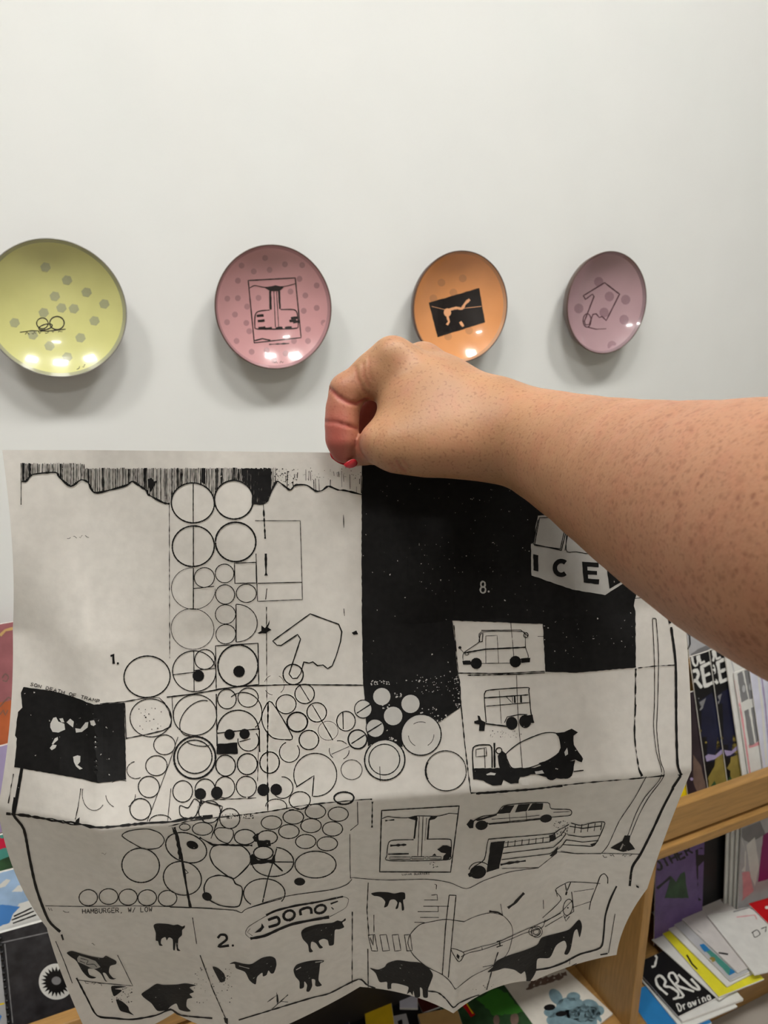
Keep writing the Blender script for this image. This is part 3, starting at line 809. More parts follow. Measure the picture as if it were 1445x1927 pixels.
K.layer = 2
part('print_lettering')
K.text('8', (318, 671), (362, 671), 58, 3.2); K.disc(366, 664, 5); K.text('?', (462, 162), (488, 162), 30, 1.5)
K.col = 0; K.layer = 1

# torn black fringe along the top
part('print_fringe'); K.frame(0, 0, 1)
CON = [(41, 906), (50, 905), (62, 893), (104, 889), (112, 898), (133, 915), (152, 903), (166, 908), (178, 927), (208, 922), (239, 913), (249, 906), (260, 912), (277, 924), (280, 931), (308, 946), (320, 948)]
CON2 = [(478, 948), (500, 946), (511, 924), (521, 906), (532, 912), (546, 922), (556, 913), (577, 913), (594, 924), (606, 923), (618, 915), (636, 922), (649, 923), (681, 931)]
K.line(CON, 3.2, rough=.5); K.line(CON2, 3.0, rough=.5)
def yc(x):
    for P in (CON, CON2):
        for (a, b), (c, d) in zip(P, P[1:]):
            if a <= x <= c:
                return b + (d - b) * (x - a) / (c - a)
    y = 950
    for cx, cy, r, s in ((363, 946, 40, 38), (440, 940, 36, 37)):
        if abs(x - cx) < r:
            y = min(y, cy - s * math.sqrt(1 - ((x - cx) / r) ** 2))
    return y
x = 40.0
while x < 681:
    y0, y1 = (872 if x < 160 else 881) + rnd.uniform(-1, 1.5), yc(x)
    solid = 455 < x < 512 or rnd.random() < .07
    if x > 520:
        if rnd.random() < .45:
            a = rnd.uniform(y0, y1 - 12)
            K.line([(x, a), (x + rnd.uniform(-1, 1), min(y1, a + rnd.uniform(6, 34)))], rnd.uniform(.6, 1.5))
    else:
        K.line([(x, y0), (x + rnd.uniform(-.6, .6), y1)], 3.4 if solid else rnd.uniform(.8, 1.9), rough=.35)
    x += rnd.uniform(2.6, 3.6)
K.fill([(278, 902), (286, 899), (290, 906), (297, 904), (290, 916), (284, 926), (280, 916)]); K.fill([(379, 881), (387, 881), (387, 912), (380, 908)])
K.fill([(496, 884), (512, 888), (510, 918), (500, 944), (492, 944)], rough=2); K.specks(80, 500, 882, 560, 915, 1.3); K.specks(40, 560, 880, 680, 905, 1.0)

part('print_circles'); K.frame(620, 1240, 3.6125); K.layer = 3
K.arc(622, 515, 137, 138, 2.2); K.arc(622, 513, 86, 87, 1.1, dash=6); K.arc(375, 685, 138, 136, 2.6); K.arc(372, 683, 106, 103, 2.0); K.arc(790, 760, 137, 137, 1.8); K.line(_arc(790, 760, 136, 136, 155, 205, 6), 3.6)
for x, y, r in ((228, 340, 60), (310, 470, 62), (190, 545, 62)): K.arc(x, y, r, r, 1.8)
K.line([(185, 368), (278, 308)], 2.2); K.line([(258, 498), (355, 438)], 2.2); K.line([(148, 575), (240, 515)], 2.2)
K.line([(342, 730), (345, 830)], 1.2); K.layer = 1
# circles and squares, upper left block
part('print_circles'); K.frame(0, 820, 2.89)
K.arc(1050, 365, 116, 109, 2.6); K.line([(1052, 258), (1052, 475)], 1.8); K.arc(1272, 348, 104, 106, 2.8)
K.arc(1052, 600, 114, 110, 2.6); K.line([(1053, 490), (1053, 710)], 1.8); K.arc(1282, 577, 108, 108, 3.0)
K.arc(1052, 830, 120, 112, 1.1, 0, 270); K.line([(1053, 718), (1052, 942)], 2.0); K.line([(1055, 830), (1165, 818)], 1.6); K.arc(1112, 770, 54, 54, 1.6)
K.arc(1222, 748, 50, 51, 1.7); K.line([(1275, 692), (1393, 688), (1395, 800), (1278, 802)], 1.8, closed=True); K.arc(1225, 862, 52, 52, 1.7); K.arc(1340, 856, 54, 50, 1.7)
K.arc(1227, 970, 54, 53, 1.5); K.arc(1229, 1078, 54, 53, 1.6); K.line([(1285, 1120), (1284, 916)], 1.9); K.line(_arc(1285, 1018, 115, 103, -90, 90, 16), 1.6)
K.arc(1047, 1050, 116, 111, 1.1); K.arc(800, 1310, 125, 113, 2.4); K.line([(922, 370), (923, 1210)], 1.0, rough=.9)
K.frame(300, 820, 2.89)
K.line([(520, 462), (766, 462), (778, 890), (536, 900)], 1.3); K.line([(525, 640), (534, 900)], 1.5); K.line([(535, 802), (775, 796)], 1.6)
K.line([(306, 1142), (537, 1128), (541, 1352), (310, 1378)], 1.8, closed=True); K.arc(428, 1250, 110, 112, 2.9); K.disc(434, 1281, 32)
K.arc(190, 1280, 117, 112, 1.9); K.line([(187, 1168), (189, 1392)], 1.6); K.line([(75, 1299), (187, 1286)], 1.6); K.line([(187, 1276), (302, 1264)], 1.6); K.arc(247, 1216, 55, 54, 1.9); K.disc(212, 1305, 32)
K.line([(40, 1421), (180, 1404), (420, 1366), (700, 1354), (1110, 1356)], 2.2, rough=.4); K.line([(565, 370), (575, 560)], 2.2, rough=.9); K.line([(578, 640), (580, 760)], 4, rough=.7); K.line([(585, 830), (578, 890)], 1.5)
K.line([(583, 930), (585, 1445)], 1.0, rough=.9); K.fill([(555, 1030), (575, 1045), (600, 1000), (590, 1040), (610, 1055), (580, 1075), (510, 1072), (555, 1060)], rough=1.5); K.fill([(1045, 1070), (1070, 1058), (1080, 1078), (1055, 1082)])
K.line([(1000, 430), (1003, 500)], .9, rough=.9); K.line([(1003, 940), (1006, 980)], .9)
K.arc(625, 1355, 55, 55, .9, dash=4)
# pointing hand outline
part('print_pointing_hand')
K.line(smooth=False, w=2.2, closed=True, pts=[(617, 1115), (720, 1040), (820, 968), (900, 998), (975, 1025), (992, 1065), (985, 1120), (962, 1195), (940, 1250), (915, 1266), (890, 1246), (860, 1250), (835, 1229), (815, 1236), (786, 1230), (770, 1290), (750, 1318), (725, 1320), (706, 1295), (768, 1105), (752, 1080), (662, 1140), (640, 1138)])
K.arc(728, 1298, 55, 55, 2.4)
part('print_lettering'); K.frame(0, 820, 2.89)
K.fill([(600, 1192), (622, 1185), (626, 1240), (612, 1240), (611, 1200), (602, 1203)]); K.disc(641, 1237, 6)
K.scrib((365, 560), (505, 552), 12, .8)
# circles in the two middle rows
part('print_circles'); K.frame(0, 1240, 3.6125)
K.arc(1025, 400, 142, 128, 1.7); K.line([(680, 305), (845, 290), (1085, 265), (1160, 460), (855, 540)], 1.9, rough=.5); K.line([(848, 300), (858, 540)], 1.6)
K.specks(20, 930, 330, 1100, 480, 1.5); K.arc(1118, 583, 72, 68, 1.7); K.arc(1063, 725, 72, 69, 1.8); K.arc(1012, 870, 72, 72, 1.9); K.arc(955, 1022, 71, 74, 2.1)
K.arc(640, 920, 78, 110, 1.1, 40, 200); K.arc(820, 920, 100, 98, 1.2, dash=7); K.arc(925, 755, 62, 58, 1.3, 60, 260)
K.line([(1210, 530), (1150, 710), (1000, 1105)], 1.2); K.line([(1162, 880), (1138, 1110)], 1.2); K.line([(552, 880), (535, 1000), (515, 1090)], 1.4, rough=.6); K.arc(1090, 1105, 75, 45, 1.7, 180, 345)
K.frame(300, 1260, 3.6125)
K.arc(242, 308, 146, 140, 1.9); K.arc(255, 330, 140, 92, 1.8, 150, 345, -48); K.arc(240, 598, 142, 142, 3.6); K.arc(240, 592, 118, 112, 2.2); K.arc(265, 500, 75, 18, 1.6, 0, 190, 8)
K.line([(85, 180), (92, 300)], 1.2); K.line([(388, 165), (392, 520)], 2.4); K.arc(460, 200, 64, 66, 2.0); K.arc(604, 190, 68, 66, 1.8); K.line(_arc(570, 290, 128, 135, 230, 410, 12), 1.8)
K.arc(535, 410, 138, 136, 2.3, 180, 360); K.line([(395, 432), (450, 425), (680, 402), (682, 560)], 2.2); K.disc(478, 440, 36); K.disc(580, 437, 36); K.fill([(390, 505), (530, 495), (534, 572), (388, 575)]); K.arc(605, 480, 70, 74, 1.9, -40, 190); K.line([(620, 470), (545, 490)], 1.6)
for x, y in ((450, 652), (598, 642), (750, 632)): K.arc(x, y, 67, 72, 2.3)
for x, y in ((158, 828), (446, 800), (592, 796)): K.arc(x, y, 68, 72, 1.9)
K.arc(310, 815, 68, 72, 1.9, 120, 350); K.arc(838, 802, 70, 74, 1.8, -95, 180); K.disc(278, 845, 40); K.disc(390, 838, 40, 44); K.disc(708, 818, 42); K.disc(795, 815, 40)
K.line([(740, 220), (735, 560), (738, 960)], 2.2, rough=.8); K.line([(345, 885), (660, 872)], 1.5, rough=.7); K.line([(675, 480), (668, 760)], 1.2, rough=.6)
K.line([(765, 222), (905, 455), (850, 475), (770, 462), (715, 400), (695, 330), (715, 262)], 2.0, closed=True)
for x, y, w in ((862, 235, 1.9), (988, 165, 2.0), (1070, 290, 2.0), (1147, 415, .8), (1017, 478, 2.2)): K.arc(x, y, 67, 65, w)
K.arc(938, 356, 70, 65, 3.0); K.line([(955, 105), (1022, 215)], 1.6); K.line([(1040, 240), (1105, 350)], 1.6); K.line([(1105, 350), (1180, 480)], 2.0); K.arc(885, 560, 68, 70, 1.7, -40, 250)
K.line(_arc(1060, 715, 146, 147, 96, -212, 26), 1.8); K.line([(930, 800), (1052, 720), (1040, 862)], 2.0); K.arc(955, 888, 72, 58, 1.9); K.arc(795, 930, 72, 50, 1.6, 180, 380)
K.arc(1222, 548, 66, 66, 1.3, dash=5); K.line([(1170, 575), (1290, 522)], 1.2); K.arc(1306, 680, 70, 68, 1.2); K.arc(1268, 350, 63, 66, 1.9); K.line([(1247, 290), (1250, 405)], 1.8); K.arc(1346, 474, 64, 66, 2.2); K.line([(1305, 505), (1380, 445)], 2.0)
K.line([(140, 925), (195, 940), (235, 880), (270, 900), (272, 940), (240, 1000), (180, 1012), (140, 985)], 1.9, closed=True); K.arc(340, 965, 74, 74, 1.9); K.line([(280, 890), (430, 930), (405, 1000), (350, 1145)], 2.2, rough=.5); K.arc(478, 1010, 68, 68, 2.0)
K.arc(1254, 872, 66, 40, 3.2); K.specks(60, 400, 980, 640, 1010, 1.4)
K.line([(60, 1062), (200, 1030), (395, 1005), (740, 965), (1000, 920), (1330, 888), (1445, 880)], 1.8, rough=.7)
# ... and the row folded back below
K.frame(320, 1500, 3.6125)
for x, y in ((838, 132), (988, 95), (1143, 112), (808, 230), (958, 190), (1104, 212), (922, 298), (1068, 313)): K.arc(x, y, 69, 48, 1.9)
K.arc(690, 170, 70, 46, 1.8); K.arc(510, 268, 72, 52, 2.2); K.arc(662, 270, 68, 46, 2.2); K.fill([(588, 295), (680, 290), (686, 330), (600, 336)], rough=1.5); K.arc(634, 375, 66, 44, 2.6); K.fill([(560, 270), (600, 240), (605, 300), (578, 300)], rough=2); K.fill([(540, 400), (560, 380), (600, 425), (690, 420), (715, 380), (715, 440), (545, 460)], rough=1.5)
K.line([(555, 435), (835, 438)], 2.2); K.line(_arc(698, 436, 142, 100, -80, 180, 22), 2.2); K.line([(725, 345), (700, 435), (662, 555), (628, 712)], 2.2); K.line([(700, 440), (765, 500)], 3.0)
K.arc(988, 455, 138, 92, 2.2); K.disc(880, 571, 38, 27); K.arc(640, 650, 142, 98, 2.2, 130, 395); K.line([(528, 752), (762, 685)], 1.6)
K.arc(100, 200, 36, 22, 1.8); K.arc(220, 212, 68, 44, 1.9); K.line([(300, 235), (330, 205), (420, 215), (430, 260), (395, 310), (330, 285)], 1.9, closed=True)
K.line([(270, 390), (290, 335), (350, 318), (420, 325), (490, 330), (540, 380), (540, 450), (440, 548), (380, 525), (300, 460)], 2.4, closed=True)
K.line([(232, 610), (262, 550), (330, 528), (420, 545), (445, 585), (485, 605), (492, 650), (470, 735), (400, 742), (330, 728), (250, 680)], 2.4, closed=True); K.disc(252, 672, 36, 28, 30); K.disc(152, 322, 42, 27, 20)
K.line([(30, 200), (60, 300), (85, 440), (115, 620), (140, 748)], 4.0, rough=.4); K.fill([(10, 195), (50, 240), (70, 330), (85, 420), (60, 420), (45, 300)], rough=1.2)
K.arc(110, 340, 142, 98, 2.3, rot=20); K.arc(85, 548, 132, 112, 2.2, rot=15); K.line([(95, 480), (125, 510), (100, 520)], 1.6); K.fill([(165, 180), (210, 0), (220, 40), (190, 60)]); K.line([(200, 270), (290, 320), (390, 320), (560, 325)], 3.0, rough=.6)
K.line([(0, 745), (200, 750), (430, 765), (485, 782), (530, 752), (790, 670), (1100, 625), (1200, 590), (1235, 555)], 1.6)
K.frame(0, 1500, 3.6125)
K.line([(830, 260), (880, 225), (1000, 212), (1085, 240), (1118, 290), (1080, 340), (990, 350), (930, 325)], 2.0, closed=True); K.arc(957, 460, 128, 116, 2.3, rot=15)
for x, y in ((602, 680), (740, 672), (872, 676), (1002, 680), (1140, 684)): K.arc(x, y, 63, 54, 1.9)
part('print_frame'); K.line([(310, 735), (560, 740), (900, 735), (1290, 745), (1445, 752)], 1.2)
K.line([(105, 0), (95, 115), (165, 215), (205, 420), (250, 620), (330, 830), (412, 912)], 5.2, rough=.12)
K.line([(420, 930), (432, 968)], 4); K.line([(380, 975), (440, 1120), (492, 1262)], 1.6); K.line([(520, 1225), (590, 1360), (660, 1482), (780, 1500), (900, 1508), (1060, 1480), (1160, 1440), (1235, 1480), (1445, 1500)], 3.4, rough=.3)
K.line([(800, 1070), (903, 1280), (700, 1262), (530, 1240)], 1.3); K.line([(1310, 815), (1338, 995)], 1.5)
K.frame(0, 1240, 3.6125)
K.line([(152, 740), (128, 880), (97, 1060)], 6.2, rough=.1); K.line([(45, 1048), (180, 1062), (450, 1108), (560, 1125), (690, 1146), (980, 1117), (1160, 1107), (1260, 1088), (1445, 1068)], 4.4, rough=.55)
K.line([(95, 780), (80, 860), (60, 980)], 1.3, rough=.8); K.fill([(520, 1095), (545, 1075), (540, 1115), (515, 1112)])
part('print_lettering')
K.text('SON DEATH OF TRAMP', (205, 180), (680, 300), 22, 1.3)
K.frame(0, 1500, 3.6125)
K.scrib((330, 768), (365, 770), 20, 1.0); K.scrib((430, 780), (500, 780), 22, 1.0); K.text('HAMBURGER, W/ LOW', (560, 788), (1040, 774), 32, 1.4); K.scrib((625, 1002), (662, 1000), 12, .9); K.scrib((575, 1262), (720, 1284), 16, 1.0); K.scrib((695, 392), (745, 386), 16, .6)
K.frame(320, 1500, 3.6125)
K.line([(325, 955), (345, 932), (378, 935), (385, 965), (330, 1012), (402, 1005)], 4.6, rough=.05); K.disc(428, 1005, 8)
# upside-down oil company lozenge
part('print_lozenge')
K.line([(652, 800), (720, 768), (850, 735), (1000, 710), (1175, 672)], 3.8, rough=.25); K.line([(545, 958), (640, 940), (740, 895), (830, 860), (950, 835), (1080, 812)], 5.2, rough=.2)
K.line([(545, 958), (512, 925), (530, 880), (600, 835), (660, 800)], 1.0); K.line([(1175, 672), (1212, 690), (1195, 745), (1140, 780), (1080, 812)], .9); K.line([(560, 940), (525, 915), (545, 890)], .8)
K.line([(665, 832), (725, 812), (742, 838), (730, 862), (668, 880)], 5.2, rough=.08); K.arc(808, 800, 38, 32, 5.0, rot=-20); K.line([(888, 800), (885, 765), (930, 748), (955, 755), (960, 790)], 5.0, rough=.08); K.arc(1020, 758, 38, 26, 4.6, rot=-20); K.line([(1090, 722), (1140, 704)], 3); K.line([(1095, 745), (1110, 760)], 2.2)
K.fill([(622, 852), (640, 880), (615, 912), (572, 920), (600, 895), (618, 880)])
# cattle and bears
def beast(pts, fx, fy, s, rough=.6):
    K.part = 'print_animal'
    K.frame(fx, fy, s)
    K.fill(pts, rough=rough * .6, grid=8, smooth=True)
beast([(1045, 870), (1070, 855), (1140, 858), (1180, 866), (1210, 862), (1240, 875), (1258, 868), (1256, 885), (1240, 900), (1238, 935), (1215, 960), (1212, 1020), (1228, 1040), (1205, 1038), (1196, 985), (1190, 1036), (1178, 1030), (1175, 965), (1150, 950), (1135, 970), (1125, 948), (1100, 960), (1095, 990), (1108, 1005), (1085, 1005), (1075, 975), (1060, 970), (1060, 920)], 0, 1500, 3.6125)
beast([(455, 1055), (490, 1042), (560, 1062), (640, 1082), (700, 1088), (720, 1074), (745, 1085), (790, 1110), (788, 1132), (750, 1145), (742, 1190), (770, 1225), (790, 1228), (770, 1236), (745, 1230), (720, 1195), (700, 1192), (720, 1240), (732, 1248), (715, 1246), (685, 1195), (640, 1165), (600, 1165), (610, 1205), (655, 1222), (630, 1230), (600, 1222), (560, 1180), (520, 1110), (480, 1080)], 0, 1500, 3.6125)
K.col = 1; K.layer = 2; K.fill([(540, 1072), (600, 1090), (650, 1108), (684, 1150), (640, 1165), (585, 1140), (530, 1115), (526, 1090)]); K.col = 0; K.layer = 3
K.line([(550, 1090), (600, 1105), (590, 1130), (640, 1130), (660, 1150)], 1.2); K.line([(545, 1108), (580, 1122)], 1.2); K.layer = 1
beast([(965, 1330), (1010, 1300), (1065, 1265), (1110, 1272), (1200, 1270), (1260, 1262), (1335, 1275), (1290, 1290), (1320, 1320), (1290, 1335), (1310, 1360), (1275, 1370), (1270, 1420), (1298, 1450), (1270, 1455), (1220, 1440), (1200, 1400), (1160, 1420), (1130, 1445), (1070, 1450), (1030, 1400), (985, 1365), (965, 1345)], 0, 1500, 3.6125, 1.3)
beast([(760, 1280), (860, 1285), (780, 1300), (830, 1310), (780, 1350), (765, 1330)], 0, 1500, 3.6125, 2.5)
beast([(790, 1370), (830, 1385), (870, 1420), (880, 1450), (910, 1480), (870, 1465), (820, 1450), (800, 1410)], 0, 1500, 3.6125, 2.5)
K.specks(40, 760, 1290, 900, 1400, 1.4)
beast([(890, 915), (920, 885), (1000, 862), (1100, 850), (1135, 835), (1165, 840), (1190, 820), (1192, 835), (1170, 850), (1182, 880), (1150, 895), (1120, 900), (1115, 960), (1110, 1000), (1080, 1005), (1070, 970), (1040, 960), (1010, 975), (1020, 1000), (1038, 1018), (1015, 1025), (990, 990), (960, 980), (955, 1020), (970, 1045), (945, 1050), (935, 1000), (900, 960)], 320, 1500, 3.6125)
beast([(405, 1130), (440, 1115), (500, 1128), (555, 1130), (620, 1090), (680, 1078), (715, 1095), (722, 1140), (705, 1190), (685, 1195), (668, 1175), (655, 1205), (630, 1215), (625, 1190), (590, 1220), (580, 1270), (540, 1240), (510, 1185), (450, 1160), (440, 1130)], 320, 1500, 3.6125, 1.0)
beast([(838, 1170), (860, 1135), (920, 1115), (985, 1105), (1042, 1106), (1040, 1118), (1020, 1128), (1015, 1170), (1008, 1240), (1030, 1275), (1000, 1285), (985, 1275), (985, 1240), (962, 1235), (965, 1280), (945, 1318), (925, 1315), (930, 1275), (912, 1250), (908, 1290), (880, 1298), (878, 1250), (850, 1215)], 320, 1500, 3.6125)
K.col = 1; K.layer = 2; K.line([(855, 1170), (888, 1152)], 2.0); K.line([(985, 1118), (1035, 1112)], 1.6); K.line([(470, 1142), (540, 1160)], 1.4); K.col = 0; K.layer = 1
beast([(290, 1150), (330, 1160), (370, 1200), (375, 1245), (345, 1255), (320, 1215)], 320, 1500, 3.6125, 4)
K.specks(60, 160, 1150, 420, 1400, 1.2); K.line([(205, 1070), (290, 1300), (385, 1515)], 1.6, rough=.6); K.fill([(365, 1495), (395, 1500), (395, 1543), (375, 1530)]); K.line([(660, 1390), (730, 1340), (735, 1400), (800, 1340)], 1.4, rough=.6); K.line([(690, 1440), (750, 1385), (800, 1390)], 1.2); K.fill([(722, 1320), (735, 1370), (728, 1410), (722, 1380)])
beast([(258, 657), (300, 648), (360, 650), (400, 658), (440, 650), (466, 655), (468, 690), (455, 700), (462, 755), (448, 762), (444, 720), (432, 712), (424, 748), (408, 752), (420, 715), (402, 695), (375, 700), (360, 735), (338, 744), (345, 710), (325, 685), (300, 675), (275, 672)], 620, 1480, 3.284)
beast([(250, 1118), (300, 1128), (340, 1112), (360, 1088), (420, 1070), (500, 1080), (560, 1085), (610, 1115), (640, 1160), (625, 1210), (610, 1250), (608, 1300), (580, 1298), (575, 1250), (560, 1240), (560, 1295), (530, 1300), (520, 1260), (510, 1295), (478, 1290), (490, 1240), (460, 1225), (420, 1215), (385, 1215), (385, 1255), (410, 1275), (400, 1285), (375, 1282), (358, 1240), (355, 1205), (310, 1205), (285, 1150)], 620, 1480, 3.284)
beast([(975, 1145), (1010, 1110), (1030, 1075), (1100, 1042), (1200, 1010), (1280, 975), (1310, 930), (1400, 905), (1480, 880), (1540, 820), (1560, 860), (1545, 930), (1530, 880), (1510, 900), (1490, 1000), (1470, 1035), (1450, 1030), (1465, 985), (1450, 950), (1400, 980), (1360, 1055), (1285, 1062), (1275, 1140), (1240, 1200), (1210, 1222), (1200, 1218), (1215, 1190), (1205, 1140), (1180, 1155), (1140, 1130), (1080, 1120), (1040, 1132)], 620, 1480, 3.284, .9)
K.frame(620, 1480, 3.284)
part('print_frame')
K.line([(125, 290), (128, 545), (150, 560), (350, 575), (600, 570), (740, 590), (845, 628), (950, 580), (1110, 525), (1290, 500)], 1.3); K.line([(172, 90), (175, 230), (128, 268)], 1.5); K.line([(265, 90), (262, 250)], 2.2, rough=.9); K.line([(240, 590), (232, 760), (245, 920)], 1.8, rough=.7); K.line([(238, 1000), (240, 1240)], 2.2, rough=.5); K.line([(275, 790), (276, 900)], 1.2, rough=.6); K.line([(140, 770), (138, 1220)], 1.6, rough=.8)
K.line([(-560, 1440), (-300, 1360), (-100, 1300), (0, 1275), (178, 1188), (240, 1228), (360, 1265)], 2.6, rough=.4); K.line([(610, 1262), (670, 1270), (720, 1310), (765, 1362), (800, 1335), (900, 1292), (1010, 1268), (1190, 1235)], 2.4, rough=.4)
K.line([(365, 1190 + 60), (380, 1265)], 1.0); K.frame(1000, 1480, 3.247)
K.line([(25, 1118), (110, 1105), (200, 1072), (240, 1050), (300, 1020), (420, 982), (440, 900), (450, 790), (480, 690), (520, 605)], 3.6, rough=.15); K.line([(510, 775), (470, 1015)], 1.2); K.line([(420, 1025), (465, 1018)], 2.4); K.line([(235, 1050), (230, 1100), (275, 1078)], 1.2)
K.line([(600, 605), (615, 490), (665, 410), (740, 260), (800, 130), (865, 5)], 4.6, rough=.12); K.line([(150, 395), (280, 408), (430, 405), (660, 410)], 1.3); K.fill([(640, 600), (656, 608), (655, 618), (640, 612)])
K.frame(840, 1180, 2.89)
K.line([(1275, 800), (1255, 740), (1248, 500), (1245, 200), (1220, 0)], 4.6, rough=.15); K.line([(1215, -20), (1190, -100), (1200, -150)], 4.0); K.fill([(1255, 800), (1285, 795), (1270, 812)])
K.line([(1028, 225), (1025, 420), (1022, 600), (1045, 770), (1062, 808)], 2.0, rough=.9); K.line([(1040, 222), (1130, 212), (1240, 206)], 1.3, rough=.9); K.fill([(1022, 425), (1032, 420), (1028, 480), (1020, 490)]); K.fill([(1048, 770), (1068, 806), (1055, 812)])
K.line([(65, 250), (300, 252), (535, 240)], 1.8, rough=.4); K.line([(115, 262), (380, 256), (535, 248)], 1.8, rough=.6); K.line([(62, 280), (85, 480), (100, 640), (132, 900)], 1.8, rough=.7); K.line([(132, 900), (300, 890), (460, 880), (630, 858), (780, 842), (1060, 818), (1180, 805)], 2.0, rough=.8); K.line([(160, 903), (460, 880), (630, 860)], 3.4, rough=.6)
K.line([(-40, -170 + 30), (-5, -160)], .5); K.line([(860, -140), (1060, -160), (1200, -165)], 1.1)
K.line([(40, -10), (60, 200), (75, 330), (78, 420)], 1.4, rough=1)
K.line([(1270, 1200), (1262, 1212)], .8); K.line([(1085, 810), (1020, 930), (940, 1050), (880, 1180), (842, 1228)], 1.4)
K.line([(1272, 806), (1250, 840), (1228, 872)], 4.4, rough=.15)
# radio mast
part('print_radio_mast')
K.line([(1125, -45), (1118, -120 + 70), (1135, -50)], .6); K.line([(1118, -45), (1130, 200), (1130, 420), (1125, 540), (1140, 680), (1168, 805), (1080, 920), (1030, 1010), (985, 1130)], 1.3); K.line([(1138, -45), (1152, 150), (1148, 400), (1142, 560), (1160, 720), (1182, 805), (1100, 920), (1045, 1020), (1000, 1130)], 1.4)
K.line([(1118, -45), (1138, -45)], 1.4)
K.fill([(968, 1130), (1000, 1130), (995, 1165), (1025, 1205), (960, 1220), (890, 1198), (955, 1160)]); K.col = 1; K.layer = 2; K.line([(960, 1175), (945, 1205)], 2.4); K.col = 0; K.layer = 1
part('print_lettering'); K.scrib((850, 1250), (920, 1246), 13, 1.2); K.scrib((955, 1248), (1015, 1246), 13, 1.2)
# vehicles
part('print_van')
K.frame(780, 860, 2.627)
K.line([(240, 1005), (242, 970), (290, 935), (322, 910), (330, 865), (520, 862), (545, 875), (548, 940), (560, 995), (470, 1000)], 1.3); K.line([(330, 857), (525, 855), (560, 885)], 1.4); K.line([(246, 968), (350, 950), (548, 940)], 2.6, rough=.3); K.line([(318, 915), (325, 875), (338, 872), (335, 912)], 1.6, closed=True); K.line([(352, 1020), (352, 885), (408, 882), (415, 1018)], .9); K.line([(475, 815), (490, 985)], 1.1); K.line([(330, 1020), (470, 1018)], 1.2)
K.disc(305, 1020, 28); K.disc(498, 1011, 29); K.fill([(236, 1008), (275, 1006), (285, 1026), (240, 1026)]); K.fill([(525, 995), (572, 992), (570, 1014), (528, 1018)]); K.arc(550, 880, 11, 12, 1.6); K.disc(224, 942, 8, 7); K.line([(228, 950), (244, 968)], 1.0); K.arc(258, 973, 9, 6, 1.2); K.line([(608, 886), (640, 886)], .8)
part('print_trailer'); K.frame(840, 1180, 2.89)
K.line([(215, 520), (205, 385), (210, 355), (235, 342), (435, 328), (448, 350), (460, 470), (475, 520)], 2.0); K.line([(205, 385), (445, 368)], 2.2); K.line([(215, 430), (450, 410)], 1.6); K.line([(287, 345), (298, 525)], .9); K.line([(380, 260), (390, 500), (412, 765)], 1.2); K.line([(325, 378), (360, 415), (358, 375)], 1.3); K.line([(370, 372), (372, 412)], 3); K.line([(405, 370), (406, 410)], 3.4)
K.disc(355, 523, 32, 36); K.disc(428, 513, 33, 36); K.fill([(440, 480), (468, 475), (475, 522), (448, 520)]); K.line([(315, 520), (330, 488), (400, 475), (440, 475)], 1.8); K.line([(212, 525), (330, 540)], 2.6); K.fill([(150, 512), (172, 505), (168, 480), (180, 484), (188, 505), (212, 518), (206, 565), (176, 564), (178, 530), (152, 524)])
K.specks(30, 230, 555, 420, 600, 1.0)
part('print_cement_truck')
K.line([(325, 688), (400, 628), (520, 578), (590, 575), (612, 600), (620, 670), (560, 720), (450, 765), (360, 768), (330, 720)], 2.0, closed=True)
K.fill([(590, 575), (640, 570), (680, 552), (714, 572), (690, 590), (692, 640), (710, 668), (742, 715), (735, 735), (700, 720), (660, 730), (600, 745), (520, 760), (500, 740), (560, 720), (605, 690), (620, 655), (612, 600)])
K.fill([(140, 770), (330, 765), (480, 765), (520, 752), (700, 722), (690, 780), (680, 810), (620, 825), (540, 815), (480, 800), (400, 815), (392, 850), (350, 852), (310, 830), (300, 858), (250, 862), (200, 835), (145, 828)], rough=1.0)
K.line([(145, 770), (145, 655), (215, 640), (245, 655), (248, 765)], 2.4); K.line([(160, 705), (160, 665), (215, 655), (218, 700)], 1.5, closed=True); K.line([(205, 660), (210, 765)], 1.4); K.line([(260, 630), (262, 765)], 3.4); K.arc(285, 672, 16, 16, 2.0); K.fill([(300, 670), (325, 690), (330, 730), (350, 768), (290, 768), (278, 700)], rough=1.0); K.line([(690, 785), (745, 778)], 2.0)
K.col = 1; K.layer = 2; K.fill([(215, 800), (240, 790), (268, 795), (262, 806), (220, 806)]); K.fill([(480, 785), (520, 778), (530, 795), (485, 800)]); K.fill([(400, 830), (440, 822), (450, 862), (410, 860)], rough=1.2); K.fill([(640, 680), (655, 655), (660, 690), (645, 700)]); K.col = 0; K.layer = 1
K.disc(570, 800, 33); K.disc(648, 793, 36, 32)
part('print_car')
K.line([(130, 1080), (150, 1050), (200, 1025), (270, 1015), (310, 970), (420, 955), (550, 952), (570, 985), (670, 990), (672, 1020), (580, 1030), (240, 1065), (225, 1060)], 1.8); K.line([(245, 1042), (420, 1030), (505, 1020)], 1.2); K.line([(230, 1070), (400, 1055), (510, 1042)], 1.6); K.line([(670, 1000), (580, 1005)], 1.0)
K.fill([(275, 1012), (315, 970), (370, 965), (345, 1008)]); K.fill([(372, 1005), (390, 962), (455, 957), (435, 998)]); K.fill([(440, 996), (466, 956), (525, 955), (520, 990)]); K.fill([(108, 1070), (130, 1042), (150, 1050), (145, 1090), (125, 1092)]); K.disc(190, 1075, 34, 26, -10); K.disc(540, 1038, 33, 22, -10); K.fill([(150, 1046), (270, 1012), (275, 1020), (170, 1052)])
K.line([(340, 1010), (345, 1062)], 1.0); K.line([(432, 1000), (436, 1050)], 1.0)
part('print_bus')
